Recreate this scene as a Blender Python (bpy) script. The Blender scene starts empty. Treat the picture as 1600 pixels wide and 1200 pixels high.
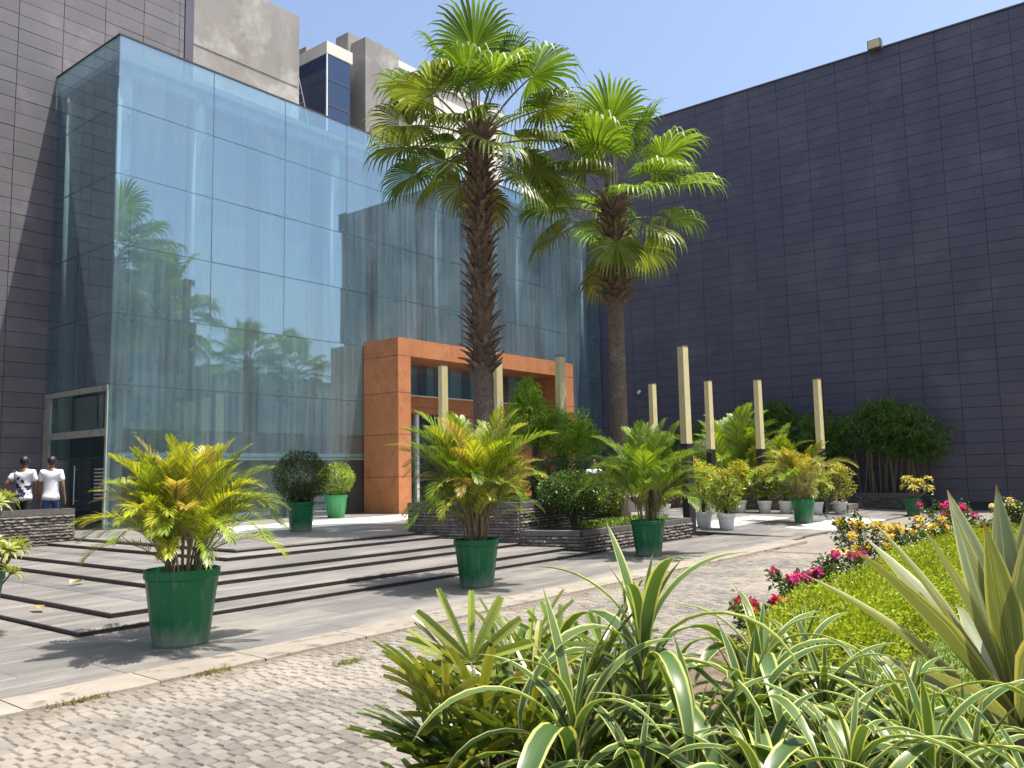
import bpy, bmesh, math, random
import numpy as np
from mathutils import Vector, Matrix, Euler, noise as mnoise

R = math.radians
rnd = random.Random(7)
nrng = np.random.default_rng(11)
scene = bpy.context.scene
COL = scene.collection

# ------------------------------------------------------------------ camera
cam_d = bpy.data.cameras.new('camera')
cam = bpy.data.objects.new('camera', cam_d)
COL.objects.link(cam)
scene.camera = cam
cam_d.sensor_width = 36.0
cam_d.lens = 36.0 * 1312.9 / 1600.0
cam_d.clip_end = 3000
YAW, PITCH, ROLL = 0.899227, 0.104921, -0.020055
fwd = Vector((math.sin(YAW) * math.cos(PITCH), math.cos(YAW) * math.cos(PITCH), math.sin(PITCH)))
rgt = Vector((math.cos(YAW), -math.sin(YAW), 0))
upv = rgt.cross(fwd)
r2 = math.cos(ROLL) * rgt + math.sin(ROLL) * upv
u2 = -math.sin(ROLL) * rgt + math.cos(ROLL) * upv
m = Matrix.Identity(4)
for i in range(3):
    m[i][0] = r2[i]; m[i][1] = u2[i]; m[i][2] = -fwd[i]
m[2][3] = 1.6
cam.matrix_world = m

# ------------------------------------------------------------------ sky and sun
world = bpy.data.worlds.new('World')
scene.world = world
world.use_nodes = True
wn = world.node_tree
bg = wn.nodes['Background']
sky = wn.nodes.new('ShaderNodeTexSky')
sky.sky_type = 'NISHITA'
sky.sun_disc = False
SUN = Vector((0.155, -0.29, 1.0)).normalized()
sky.sun_elevation = math.asin(SUN.z)
sky.sun_rotation = math.atan2(SUN.x, SUN.y)
sky.air_density = 1.0
sky.dust_density = 3.2
sky.ozone_density = 1.5
wn.links.new(sky.outputs[0], bg.inputs[0])
bg.inputs[1].default_value = 0.15
sun_d = bpy.data.lights.new('sun', 'SUN')
sun = bpy.data.objects.new('sun', sun_d)
COL.objects.link(sun)
sun_d.energy = 4.8
sun_d.angle = R(0.53)
sun_d.color = (1.0, 0.95, 0.87)
sun.rotation_euler = (-SUN).to_track_quat('-Z', 'Y').to_euler()
sun.location = (0, 0, 40)
scene.view_settings.view_transform = 'Standard'
scene.view_settings.look = 'None'
scene.view_settings.exposure = 0.72
scene.view_settings.gamma = 1.0
scene.cycles.max_bounces = 8
scene.cycles.transparent_max_bounces = 24
scene.cycles.sample_clamp_indirect = 6.0

# ------------------------------------------------------------------ helpers: objects
def tag(o, label=None, cat=None, group=None, kind=None):
    if label: o['label'] = label
    if cat: o['category'] = cat
    if group: o['group'] = group
    if kind: o['kind'] = kind
    return o

def thing(name, label, cat, loc=(0, 0, 0), rz=0.0, group=None):
    o = bpy.data.objects.new(name, None)
    COL.objects.link(o)
    o.empty_display_size = 0.1
    o.location = loc
    o.rotation_euler = (0, 0, rz)
    return tag(o, label, cat, group)

def link(name, mesh, parent=None, loc=(0, 0, 0), rot=(0, 0, 0), scale=(1, 1, 1), color=None):
    o = bpy.data.objects.new(name, mesh)
    COL.objects.link(o)
    o.parent = parent
    o.location = loc
    o.rotation_euler = rot
    o.scale = scale
    if color is not None:
        o.color = (color[0], color[1], color[2], 1)
    return o

def copy_tree(root, loc=None, rz=None, label=None, scale=None):
    c = root.copy(); COL.objects.link(c)
    if loc is not None: c.location = loc
    if rz is not None: c.rotation_euler = (0, 0, rz)
    if label: c['label'] = label
    if scale: c.scale = (scale, scale, scale)
    for ch in list(root.children):
        k = ch.copy(); COL.objects.link(k); k.parent = c
        for g in list(ch.children):
            q = g.copy(); COL.objects.link(q); q.parent = k
    return c

class MB:
    def __init__(s):
        s.v = []; s.f = []; s.uv = []; s.mi = []
    def face(s, idx, uv=None, mi=0):
        s.f.append(tuple(idx)); s.mi.append(mi)
        s.uv.append(uv if uv else [(0.5, 0.5)] * len(idx))
    def box(s, x0, x1, y0, y1, z0, z1, mi=0, u=0.5):
        b = len(s.v)
        for z in (z0, z1):
            s.v += [(x0, y0, z), (x1, y0, z), (x1, y1, z), (x0, y1, z)]
        uv = [(u, .5)] * 4
        for q in ((0, 3, 2, 1), (4, 5, 6, 7), (0, 1, 5, 4), (1, 2, 6, 5), (2, 3, 7, 6), (3, 0, 4, 7)):
            s.face([b + i for i in q], uv, mi)
    def prism(s, poly, z0, z1, mi=0):
        b = len(s.v); n = len(poly)
        for p in poly: s.v.append((p[0], p[1], z0))
        for p in poly: s.v.append((p[0], p[1], z1))
        s.face([b + n - 1 - i for i in range(n)], None, mi)
        s.face([b + n + i for i in range(n)], None, mi)
        for i in range(n):
            j = (i + 1) % n
            s.face((b + i, b + j, b + n + j, b + n + i), None, mi)
    def tube(s, pts, rad, n=6, mi=0, cap=True, u=0.5):
        pts = [Vector(p) for p in pts]
        if not hasattr(rad, '__len__'): rad = [rad] * len(pts)
        b = len(s.v); k = len(pts)
        prev = None
        for i, p in enumerate(pts):
            d = (pts[min(i + 1, k - 1)] - pts[max(i - 1, 0)]).normalized()
            if prev is None:
                a = d.orthogonal().normalized()
            else:
                a = (prev - d * prev.dot(d))
                a = a.normalized() if a.length > 1e-6 else d.orthogonal().normalized()
            prev = a
            c = d.cross(a)
            for j in range(n):
                t = 2 * math.pi * j / n
                q = p + (a * math.cos(t) + c * math.sin(t)) * rad[i]
                s.v.append(tuple(q))
        for i in range(k - 1):
            for j in range(n):
                j2 = (j + 1) % n
                s.face((b + i * n + j, b + i * n + j2, b + (i + 1) * n + j2, b + (i + 1) * n + j),
                       [(u, i / k)] * 4, mi)
        if cap:
            s.face([b + n - 1 - j for j in range(n)], None, mi)
            s.face([b + (k - 1) * n + j for j in range(n)], None, mi)
    def lathe(s, prof, n=24, mi=0, cap_top=False, cap_bot=True, flute=0.0):
        b = len(s.v); k = len(prof)
        for r, z in prof:
            for j in range(n):
                t = 2 * math.pi * j / n
                rr = r * (1 - (flute if j % 2 else 0))
                s.v.append((rr * math.cos(t), rr * math.sin(t), z))
        for i in range(k - 1):
            for j in range(n):
                j2 = (j + 1) % n
                s.face((b + i * n + j, b + i * n + j2, b + (i + 1) * n + j2, b + (i + 1) * n + j), None, mi)
        if cap_bot: s.face([b + n - 1 - j for j in range(n)], None, mi)
        if cap_top: s.face([b + (k - 1) * n + j for j in range(n)], None, mi)
    def ribbon(s, pts, widths, sides, normals, fold=0.15, u0=0.0, u1=1.0, mi=0):
        """leaf blade with a folded midrib; three vertices per station"""
        b = len(s.v); k = len(pts)
        for p, w, sd, nn in zip(pts, widths, sides, normals):
            p = Vector(p)
            s.v.append(tuple(p - sd * w * .5 + nn * w * fold))
            s.v.append(tuple(p))
            s.v.append(tuple(p + sd * w * .5 + nn * w * fold))
        um = (u0 + u1) / 2
        for i in range(k - 1):
            v0 = i / (k - 1); v1 = (i + 1) / (k - 1)
            a = b + i * 3; c = a + 3
            s.face((a, a + 1, c + 1, c), [(u0, v0), (um, v0), (um, v1), (u0, v1)], mi)
            s.face((a + 1, a + 2, c + 2, c + 1), [(um, v0), (u1, v0), (u1, v1), (um, v1)], mi)
    def mesh(s, name, mats, smooth=False):
        me = bpy.data.meshes.new(name)
        me.from_pydata(s.v, [], s.f)
        uvl = me.uv_layers.new(name='UVMap')
        flat = [c for fu in s.uv for p in fu for c in p]
        uvl.data.foreach_set('uv', flat)
        for mt in (mats if isinstance(mats, (list, tuple)) else [mats]):
            me.materials.append(mt)
        me.polygons.foreach_set('material_index', s.mi)
        if smooth:
            me.polygons.foreach_set('use_smooth', [True] * len(s.f))
        me.update()
        return me
    def build(s, name, mats, parent=None, loc=(0, 0, 0), rot=(0, 0, 0), smooth=False, color=None, scale=(1, 1, 1)):
        return link(name, s.mesh(name, mats, smooth), parent, loc, rot, scale, color)

def cloud_mesh(name, P, D, L, W, mat, fold=0.25, droop=0.12, upbias=0.6):
    """many small folded leaves; P, D are (n,3); L, W arrays or scalars"""
    n = len(P)
    D = D / np.maximum(np.linalg.norm(D, axis=1, keepdims=True), 1e-6)
    L = np.broadcast_to(np.asarray(L, float), (n,)).copy() * nrng.uniform(.7, 1.25, n)
    W = np.broadcast_to(np.asarray(W, float), (n,)).copy() * nrng.uniform(.75, 1.2, n)
    ref = nrng.normal(size=(n, 3)); ref[:, 2] += upbias * 2
    S = np.cross(D, ref); S /= np.maximum(np.linalg.norm(S, axis=1, keepdims=True), 1e-6)
    N = np.cross(S, D)
    v = np.empty((n, 4, 3))
    v[:, 0] = P
    mid = P + D * (L * .45)[:, None]
    v[:, 1] = mid - S * (W * .5)[:, None] + N * (W * fold)[:, None]
    tip = P + D * L[:, None]; tip[:, 2] -= L * droop
    v[:, 2] = tip
    v[:, 3] = mid + S * (W * .5)[:, None] + N * (W * fold)[:, None]
    me = bpy.data.meshes.new(name)
    me.vertices.add(n * 4)
    me.vertices.foreach_set('co', v.reshape(-1))
    base = (np.arange(n) * 4)[:, None]
    li = (base + np.array([0, 3, 2, 0, 2, 1])[None, :]).reshape(-1)
    me.loops.add(n * 6)
    me.loops.foreach_set('vertex_index', li.astype(np.int32))
    me.polygons.add(n * 2)
    me.polygons.foreach_set('loop_start', (np.arange(n * 2) * 3).astype(np.int32))
    me.update(calc_edges=True)
    uvl = me.uv_layers.new(name='UVMap')
    uv = np.empty((n, 6, 2))
    uv[:, :, 0] = nrng.uniform(0, 1, n)[:, None]
    uv[:, :, 1] = np.array([0, .5, 1, 0, 1, .5])[None, :]
    uvl.data.foreach_set('uv', uv.reshape(-1))
    me.materials.append(mat)
    me.validate()
    return me

def lump(p, f=2.0):
    return mnoise.noise(Vector((p[0] * f, p[1] * f, p[2] * f)))

def blob(n, c, r, shell=0.35, lumps=0.18, f=2.2, seed=0.0, flat=1.0):
    """points near the surface of a lumpy ellipsoid + outward directions"""
    d = nrng.normal(size=(n, 3)); d /= np.linalg.norm(d, axis=1, keepdims=True)
    rad = 1 - shell * nrng.uniform(0, 1, n) ** 1.5
    lm = np.array([lump((q[0] + seed, q[1] + seed * .7, q[2]), f) for q in d])
    rad = rad * (1 + lumps * lm * 1.6)
    e = np.sign(d) * np.abs(d) ** flat
    P = np.array(c)[None] + e * rad[:, None] * np.array(r)[None]
    D = d + nrng.normal(size=(n, 3)) * .55 + np.array([0, 0, .25])[None]
    return P, D

# ------------------------------------------------------------------ helpers: materials
MATS = {}
def newmat(name):
    mt = bpy.data.materials.new(name); mt.use_nodes = True
    MATS[name] = mt
    nt = mt.node_tree
    return mt, nt, nt.nodes, nt.links, nt.nodes['Principled BSDF']

def nz(nt, scale, detail=5, rough=.6, vec=None, stretch=None):
    n = nt.nodes.new('ShaderNodeTexNoise')
    n.inputs['Scale'].default_value = scale
    n.inputs['Detail'].default_value = detail
    n.inputs['Roughness'].default_value = rough
    if vec is not None:
        if stretch:
            mp = nt.nodes.new('ShaderNodeMapping')
            mp.inputs['Scale'].default_value = stretch
            nt.links.new(vec, mp.inputs['Vector']); vec = mp.outputs[0]
        nt.links.new(vec, n.inputs['Vector'])
    return n.outputs['Fac']

def ramp(nt, fac, stops):
    r = nt.nodes.new('ShaderNodeValToRGB')
    e = r.color_ramp.elements
    while len(e) < len(stops): e.new(.5)
    for el, (p, c) in zip(e, stops):
        el.position = p
        el.color = (c, c, c, 1) if not hasattr(c, '__len__') else (c[0], c[1], c[2], 1)
    nt.links.new(fac, r.inputs[0])
    return r.outputs[0]

def mixc(nt, fac, a, b, mode='MIX'):
    mx = nt.nodes.new('ShaderNodeMix'); mx.data_type = 'RGBA'; mx.blend_type = mode
    for sock, val in ((mx.inputs[0], fac), (mx.inputs[6], a), (mx.inputs[7], b)):
        if hasattr(val, 'is_linked'): nt.links.new(val, sock)
        elif hasattr(val, '__len__'): sock.default_value = (val[0], val[1], val[2], 1)
        else: sock.default_value = val
    return mx.outputs[2]

def math_(nt, op, a, b=0.0, c=0.0):
    n = nt.nodes.new('ShaderNodeMath'); n.operation = op
    for i, val in enumerate((a, b, c)):
        if hasattr(val, 'is_linked'): nt.links.new(val, n.inputs[i])
        else: n.inputs[i].default_value = val
    return n.outputs[0]

def pbr(name, c1, c2, scale=3.0, rough=.6, bump=0.0, bscale=40, stretch=None, rand=0.0, c3=None, s3=.5, lo=.3, hi=.7,
        spec=.5, metal=0.0, pos3=(.5, .75), bdist=.02):
    mt, nt, N, Lk, b = newmat(name)
    pos = N.new('ShaderNodeNewGeometry').outputs['Position']
    col = ramp(nt, nz(nt, scale, 6, .62, pos, stretch), [(lo, c1), (hi, c2)])
    if c3 is not None:
        f = ramp(nt, nz(nt, s3, 5, .65, pos), [(pos3[0], 0.0), (pos3[1], 1.0)])
        col = mixc(nt, f, col, c3)
    if rand:
        oi = N.new('ShaderNodeObjectInfo').outputs['Random']
        k = math_(nt, 'MULTIPLY_ADD', oi, 2 * rand, 1 - rand)
        col = mixc(nt, 1.0, col, k, 'MULTIPLY')
    Lk.new(col, b.inputs['Base Color'])
    b.inputs['Roughness'].default_value = rough
    b.inputs['Metallic'].default_value = metal
    b.inputs['Specular IOR Level'].default_value = spec
    if bump:
        bn = N.new('ShaderNodeBump'); bn.inputs['Strength'].default_value = bump
        bn.inputs['Distance'].default_value = bdist
        Lk.new(nz(nt, bscale, 6, .65, pos), bn.inputs['Height'])
        Lk.new(bn.outputs[0], b.inputs['Normal'])
    return mt

def uvx(nt):
    t = nt.nodes.new('ShaderNodeUVMap')
    sp = nt.nodes.new('ShaderNodeSeparateXYZ')
    nt.links.new(t.outputs[0], sp.inputs[0])
    return sp.outputs[0], sp.outputs[1]

def leafshader(nt, b, col, transl=.35, rough=.4, spec=.5):
    """principled + translucent, so sun through a leaf glows"""
    nt.links.new(col, b.inputs['Base Color'])
    b.inputs['Roughness'].default_value = rough
    b.inputs['Specular IOR Level'].default_value = spec
    tr = nt.nodes.new('ShaderNodeBsdfTranslucent')
    tc = mixc(nt, 1.0, col, (1.5, 1.45, .6), 'MULTIPLY')
    nt.links.new(tc, tr.inputs[0])
    mx = nt.nodes.new('ShaderNodeMixShader'); mx.inputs[0].default_value = transl
    nt.links.new(b.outputs[0], mx.inputs[1]); nt.links.new(tr.outputs[0], mx.inputs[2])
    out = [n for n in nt.nodes if n.type == 'OUTPUT_MATERIAL'][0]
    nt.links.new(mx.outputs[0], out.inputs[0])

def foliage(name, rough=.42, transl=.35, var=.45, spec=.5):
    mt, nt, N, Lk, b = newmat(name)
    oi = N.new('ShaderNodeObjectInfo').outputs['Color']
    ux, uy = uvx(nt)
    k = math_(nt, 'MULTIPLY_ADD', ux, 2 * var, 1 - var)
    col = mixc(nt, 1.0, oi, k, 'MULTIPLY')
    pos = N.new('ShaderNodeNewGeometry').outputs['Position']
    f = ramp(nt, nz(nt, 2.3, 3, .5, pos), [(.35, .75), (.7, 1.2)])
    col = mixc(nt, 1.0, col, f, 'MULTIPLY')
    leafshader(nt, b, col, transl, rough, spec)
    return mt

M_leaf = foliage('foliage')
M_leafdull = foliage('foliage_matt', .6, .25, .4, .3)
M_leafeven = foliage('foliage_even', .5, .35, .22, .4)
M_glossy = foliage('foliage_glossy', .28, .22, .45, .6)

def striped(name, edge, rough=.3, kind='margin'):
    mt, nt, N, Lk, b = newmat(name)
    oi = N.new('ShaderNodeObjectInfo'); oc = oi.outputs['Color']
    ux, uy = uvx(nt)
    comb = N.new('ShaderNodeCombineXYZ'); Lk.new(ux, comb.inputs[0]); Lk.new(uy, comb.inputs[1]); Lk.new(oi.outputs['Random'], comb.inputs[2])
    st = nz(nt, 1.0, 3, .6, comb.outputs[0], (26, 1.1, 9))
    if kind == 'margin':
        d = math_(nt, 'ABSOLUTE', math_(nt, 'SUBTRACT', ux, .5))
        d = math_(nt, 'ADD', d, math_(nt, 'MULTIPLY', math_(nt, 'SUBTRACT', st, .5), .1))
        f = ramp(nt, d, [(.34, 0.0), (.40, 1.0)])
        body = mixc(nt, ramp(nt, st, [(.45, 0.0), (.75, .6)]), oc, mixc(nt, 1.0, oc, (1.9, 1.8, 1.7), 'MULTIPLY'))
    else:
        f = ramp(nt, st, [(.55, 0.0), (.66, .8)])
        d = math_(nt, 'ABSOLUTE', math_(nt, 'SUBTRACT', ux, .5))
        f = math_(nt, 'MAXIMUM', f, ramp(nt, d, [(.38, 0.0), (.46, .9)]))
        body = oc
    col = mixc(nt, f, body, edge)
    # dry tips
    tipf = ramp(nt, math_(nt, 'ADD', uy, math_(nt, 'MULTIPLY', st, .08)), [(.985, 0.0), (1.03, 1.0)])
    col = mixc(nt, tipf, col, (.22, .13, .06))
    gp = N.new('ShaderNodeNewGeometry').outputs['Position']
    sp_ = ramp(nt, nz(nt, 22, 4, .7, gp), [(.70, 0.0), (.76, .8)])
    col = mixc(nt, sp_, col, (.24, .17, .07))
    leafshader(nt, b, col, .25, rough, .5)
    return mt
M_drac = striped('variegated_leaf', (.46, .48, .15), .36)
M_furc = striped('striped_agave_leaf', (.42, .40, .15), .48, 'stripes')

M_sett = None
def sett_material():
    mt, nt, N, Lk, b = newmat('granite_setts')
    pos = N.new('ShaderNodeNewGeometry').outputs['Position']
    ux, uy = uvx(nt)
    c = ramp(nt, ux, [(0.0, (.150, .136, .117)), (.5, (.195, .176, .151)), (1.0, (.245, .221, .188))])
    grain = ramp(nt, nz(nt, 120, 4, .7, pos), [(.3, .72), (.7, 1.2)])
    c = mixc(nt, 1.0, c, grain, 'MULTIPLY')
    dust = ramp(nt, nz(nt, .75, 5, .65, pos), [(.44, 0.0), (.64, .8)])
    c = mixc(nt, dust, c, (.315, .278, .225))
    mud = ramp(nt, nz(nt, 1.6, 6, .7, pos, (1, 2.2, 1)), [(.60, 0.0), (.68, .7)])
    c = mixc(nt, mud, c, (.14, .112, .085))
    sp = N.new('ShaderNodeSeparateXYZ'); Lk.new(pos, sp.inputs[0])
    yy = math_(nt, 'ADD', sp.outputs[1], math_(nt, 'MULTIPLY', math_(nt, 'SUBTRACT', nz(nt, 2.2, 6, .75, pos), .5), 1.5))
    c = mixc(nt, ramp(nt, math_(nt, 'MULTIPLY_ADD', yy, .5, -2.6), [(.48, 0.0), (.60, .9)]), c, (.175, .142, .105))
    Lk.new(c, b.inputs['Base Color']); b.inputs['Roughness'].default_value = .85
    bn = N.new('ShaderNodeBump'); bn.inputs['Strength'].default_value = .5; bn.inputs['Distance'].default_value = .008
    Lk.new(nz(nt, 60, 6, .7, pos), bn.inputs['Height']); Lk.new(bn.outputs[0], b.inputs['Normal'])
    return mt
M_sett = sett_material()

def ground_material():
    """far paving: setts too small to tell apart, plus dust"""
    mt, nt, N, Lk, b = newmat('far_sett_paving')
    pos = N.new('ShaderNodeNewGeometry').outputs['Position']
    br = N.new('ShaderNodeTexBrick'); Lk.new(pos, br.inputs['Vector'])
    br.inputs['Scale'].default_value = 1.0
    br.inputs['Brick Width'].default_value = .13; br.inputs['Row Height'].default_value = .104
    br.inputs['Mortar Size'].default_value = .008
    br.inputs['Color1'].default_value = (.155, .143, .127, 1); br.inputs['Color2'].default_value = (.225, .205, .178, 1)
    br.inputs['Mortar'].default_value = (.20, .17, .135, 1)
    dust = ramp(nt, nz(nt, .45, 6, .65, pos), [(.40, 0.0), (.66, .85)])
    c = mixc(nt, dust, br.outputs[0], (.275, .245, .20))
    Lk.new(c, b.inputs['Base Color']); b.inputs['Roughness'].default_value = .9
    return mt
M_ground = ground_material()
M_joint = pbr('joint_dirt', (.085, .07, .054), (.19, .158, .12), 6, .95, .6, 60)
M_kerb = pbr('kerb_concrete', (.235, .205, .165), (.32, .285, .235), 2.2, .85, .5, 50, c3=(.15, .125, .095), s3=4.5, pos3=(.55, .66), rand=.06)

def slab_material(name, a, b_, dustc, rand=.1):
    mt, nt, N, Lk, b = newmat(name)
    pos = N.new('ShaderNodeNewGeometry').outputs['Position']
    c = ramp(nt, nz(nt, 3.0, 7, .65, pos, (.35, 1.6, 1)), [(.3, a), (.7, b_)])
    oi = N.new('ShaderNodeObjectInfo').outputs['Random']
    c = mixc(nt, 1.0, c, math_(nt, 'MULTIPLY_ADD', oi, 2 * rand, 1 - rand), 'MULTIPLY')
    d = ramp(nt, nz(nt, .9, 7, .7, pos, (.5, 2.0, 1)), [(.46, 0.0), (.72, .9)])
    c = mixc(nt, d, c, dustc)
    st = ramp(nt, nz(nt, 7.0, 5, .7, pos, (.12, 1.4, 1)), [(.58, 0.0), (.70, .55)])
    c = mixc(nt, st, c, (.36, .335, .30))
    g = ramp(nt, nz(nt, 300, 2, .5, pos), [(.3, .88), (.7, 1.08)])
    c = mixc(nt, 1.0, c, g, 'MULTIPLY')
    Lk.new(c, b.inputs['Base Color'])
    Lk.new(ramp(nt, d, [(0, .5), (1, .85)]), b.inputs['Roughness'])
    b.inputs['Specular IOR Level'].default_value = .35
    bn = N.new('ShaderNodeBump'); bn.inputs['Strength'].default_value = .12; bn.inputs['Distance'].default_value = .004
    Lk.new(nz(nt, 180, 4, .6, pos), bn.inputs['Height']); Lk.new(bn.outputs[0], b.inputs['Normal'])
    return mt
M_slab = slab_material('grey_granite_slab', (.138, .131, .124), (.20, .189, .176), (.30, .270, .231))
M_slabd = slab_material('dark_granite_slab', (.105, .105, .108), (.16, .158, .16), (.23, .22, .205))
M_marble = pbr('white_marble_slab', (.78, .76, .72), (.86, .85, .82), 2.0, .35, 0, rand=.03)
M_riser = pbr('black_granite_riser', (.045, .037, .036), (.075, .063, .06), 9, .55)
M_clad = pbr('lit_cladding_panel', (.118, .112, .126), (.146, .138, .152), 1.2, .6, .1, 30, rand=.09, c3=(.20, .19, .20), s3=.9, pos3=(.56, .78))  # sunlit copy of the cladding, lightened in its base colour
M_cladshade = pbr('shaded_cladding_panel', (.073, .071, .104), (.094, .090, .122), .9, .55, .08, 30, rand=.06, c3=(.12, .115, .138), s3=.7, pos3=(.50, .74), stretch=(1, 1, .5))  # same cladding again, the right wall's shade put into the colour
M_cladback = pbr('cladding_joint', (.042, .041, .052), (.056, .054, .066), 4, .8)
M_conc = pbr('weathered_concrete', (.21, .195, .182), (.29, .27, .25), 1.1, .85, .3, 12, c3=(.42, .40, .37), s3=.55, pos3=(.5, .68), stretch=(1, 1, .45))
M_cream = pbr('cream_render', (.62, .58, .50), (.72, .69, .62), .8, .8)
M_white = pbr('white_painted_metal', (.70, .71, .68), (.80, .80, .77), 3, .45, c3=(.42, .42, .36), s3=2.2, pos3=(.62, .74))
M_board = pbr('interior_board', (.30, .35, .34), (.39, .44, .425), .9, .7, rand=.05)
M_seal = pbr('joint_sealant', (.13, .13, .12), (.22, .22, .20), 6, .7)
M_frame = pbr('grey_green_paint', (.36, .40, .36), (.46, .50, .45), 4, .5, c3=(.24, .25, .21), s3=3, pos3=(.55, .7))
M_boardshade = pbr('shaded_interior_board', (.10, .125, .12), (.14, .165, .155), .9, .7, rand=.05)  # darker copy of the interior board; side-wall shade is in the colour
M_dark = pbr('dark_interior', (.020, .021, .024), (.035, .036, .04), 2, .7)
M_steel = pbr('stainless_steel', (.42, .42, .42), (.55, .55, .55), 9, .3, metal=.9)
M_black = pbr('black_paint', (.018, .018, .022), (.03, .03, .035), 8, .45)
M_yellow = pbr('cream_yellow_paint', (.60, .52, .27), (.68, .60, .34), 3, .5, c3=(.50, .44, .25), s3=5, pos3=(.58, .75))
M_orange = pbr('terracotta_stone', (.40, .150, .058), (.50, .205, .085), 2.2, .7, .2, 60, rand=.05, c3=(.33, .115, .045), s3=2.6, pos3=(.52, .72))
M_pot = pbr('green_plastic', (.006, .115, .042), (.009, .135, .05), 4, .42, spec=.3, rand=.06, c3=(.08, .20, .12), s3=7, pos3=(.66, .8))
def potmat(mt):
    nt = mt.node_tree; b = nt.nodes['Principled BSDF']; N = nt.nodes
    src = b.inputs['Base Color'].links[0].from_socket
    co = N.new('ShaderNodeTexCoord').outputs['Object']
    sp = N.new('ShaderNodeSeparateXYZ'); nt.links.new(co, sp.inputs[0])
    oi = N.new('ShaderNodeObjectInfo').outputs['Random']
    ad = N.new('ShaderNodeVectorMath'); ad.operation = 'ADD'; nt.links.new(co, ad.inputs[0]); nt.links.new(math_(nt, 'MULTIPLY', oi, 30), ad.inputs[1])
    h = math_(nt, 'ADD', sp.outputs[2], math_(nt, 'MULTIPLY', nz(nt, 6, 6, .7, ad.outputs[0], (1, 1, .5)), .5))
    f = ramp(nt, h, [(.28, .55), (.46, .0)])
    st = ramp(nt, nz(nt, 9, 5, .7, ad.outputs[0], (1, 1, .12)), [(.56, 0.0), (.72, .38)])
    f = math_(nt, 'MAXIMUM', f, st)
    nt.links.new(mixc(nt, f, src, (.30, .29, .24)), b.inputs['Base Color'])
    nt.links.new(math_(nt, 'MULTIPLY_ADD', f, .6, .38), b.inputs['Roughness'])
potmat(M_pot)
M_potl = pbr('light_green_plastic', (.045, .32, .10), (.06, .36, .12), 4, .36)
M_potw = pbr('white_plastic', (.66, .65, .61), (.76, .75, .71), 6, .5, rand=.05, c3=(.50, .46, .40), s3=9, pos3=(.60, .78))
M_soil = pbr('soil', (.035, .024, .016), (.085, .06, .04), 14, .95, .8, 40)
M_soill = pbr('dry_soil', (.10, .068, .045), (.20, .145, .10), 5, .95, .8, 30)
M_stone = pbr('split_face_stone', (.085, .078, .072), (.235, .205, .175), 7, .8, .8, 70, rand=.22)
M_coping = pbr('dark_coping_stone', (.085, .082, .08), (.135, .13, .125), 8, .55, .2, 60, rand=.1)
M_bark = pbr('palm_bark', (.085, .058, .04), (.22, .165, .125), 12, .9, .9, 45, stretch=(1, 1, 2.4), c3=(.33, .27, .22), s3=2.4, pos3=(.55, .72))
M_boot = pbr('palm_leaf_base', (.075, .045, .030), (.20, .135, .09), 14, .85, .6, 50, rand=.25, c3=(.30, .235, .18), s3=6, pos3=(.55, .75))
M_stem = pbr('plant_stem', (.10, .085, .045), (.22, .18, .10), 18, .7, .3, 60)
M_cane = pbr('areca_cane', (.10, .085, .04), (.24, .20, .10), 22, .6, .2, 60)
M_wood = pbr('shrub_wood', (.05, .038, .028), (.12, .095, .07), 16, .85, .5, 60)
M_skin = pbr('skin', (.20, .105, .065), (.25, .135, .085), 6, .55)
M_hair = pbr('black_hair', (.008, .007, .007), (.02, .018, .017), 60, .5)
M_tee = pbr('white_cotton', (.72, .73, .78), (.80, .80, .84), 9, .9)
M_jeans = pbr('blue_denim', (.035, .075, .18), (.06, .11, .24), 14, .9)
M_trous = pbr('black_trousers', (.012, .012, .014), (.022, .022, .025), 10, .85)
def floral():
    mt, nt, N, Lk, b = newmat('navy_floral_cotton')
    co = N.new('ShaderNodeTexCoord').outputs['Object']
    f = ramp(nt, nz(nt, 5.2, 2.5, .55, co), [(.555, 0.0), (.575, 1.0)])
    c = mixc(nt, f, (.76, .76, .80), (.022, .026, .085))
    Lk.new(c, b.inputs['Base Color']); b.inputs['Roughness'].default_value = .9
    return mt
M_floral = floral()
M_tower = None
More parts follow.
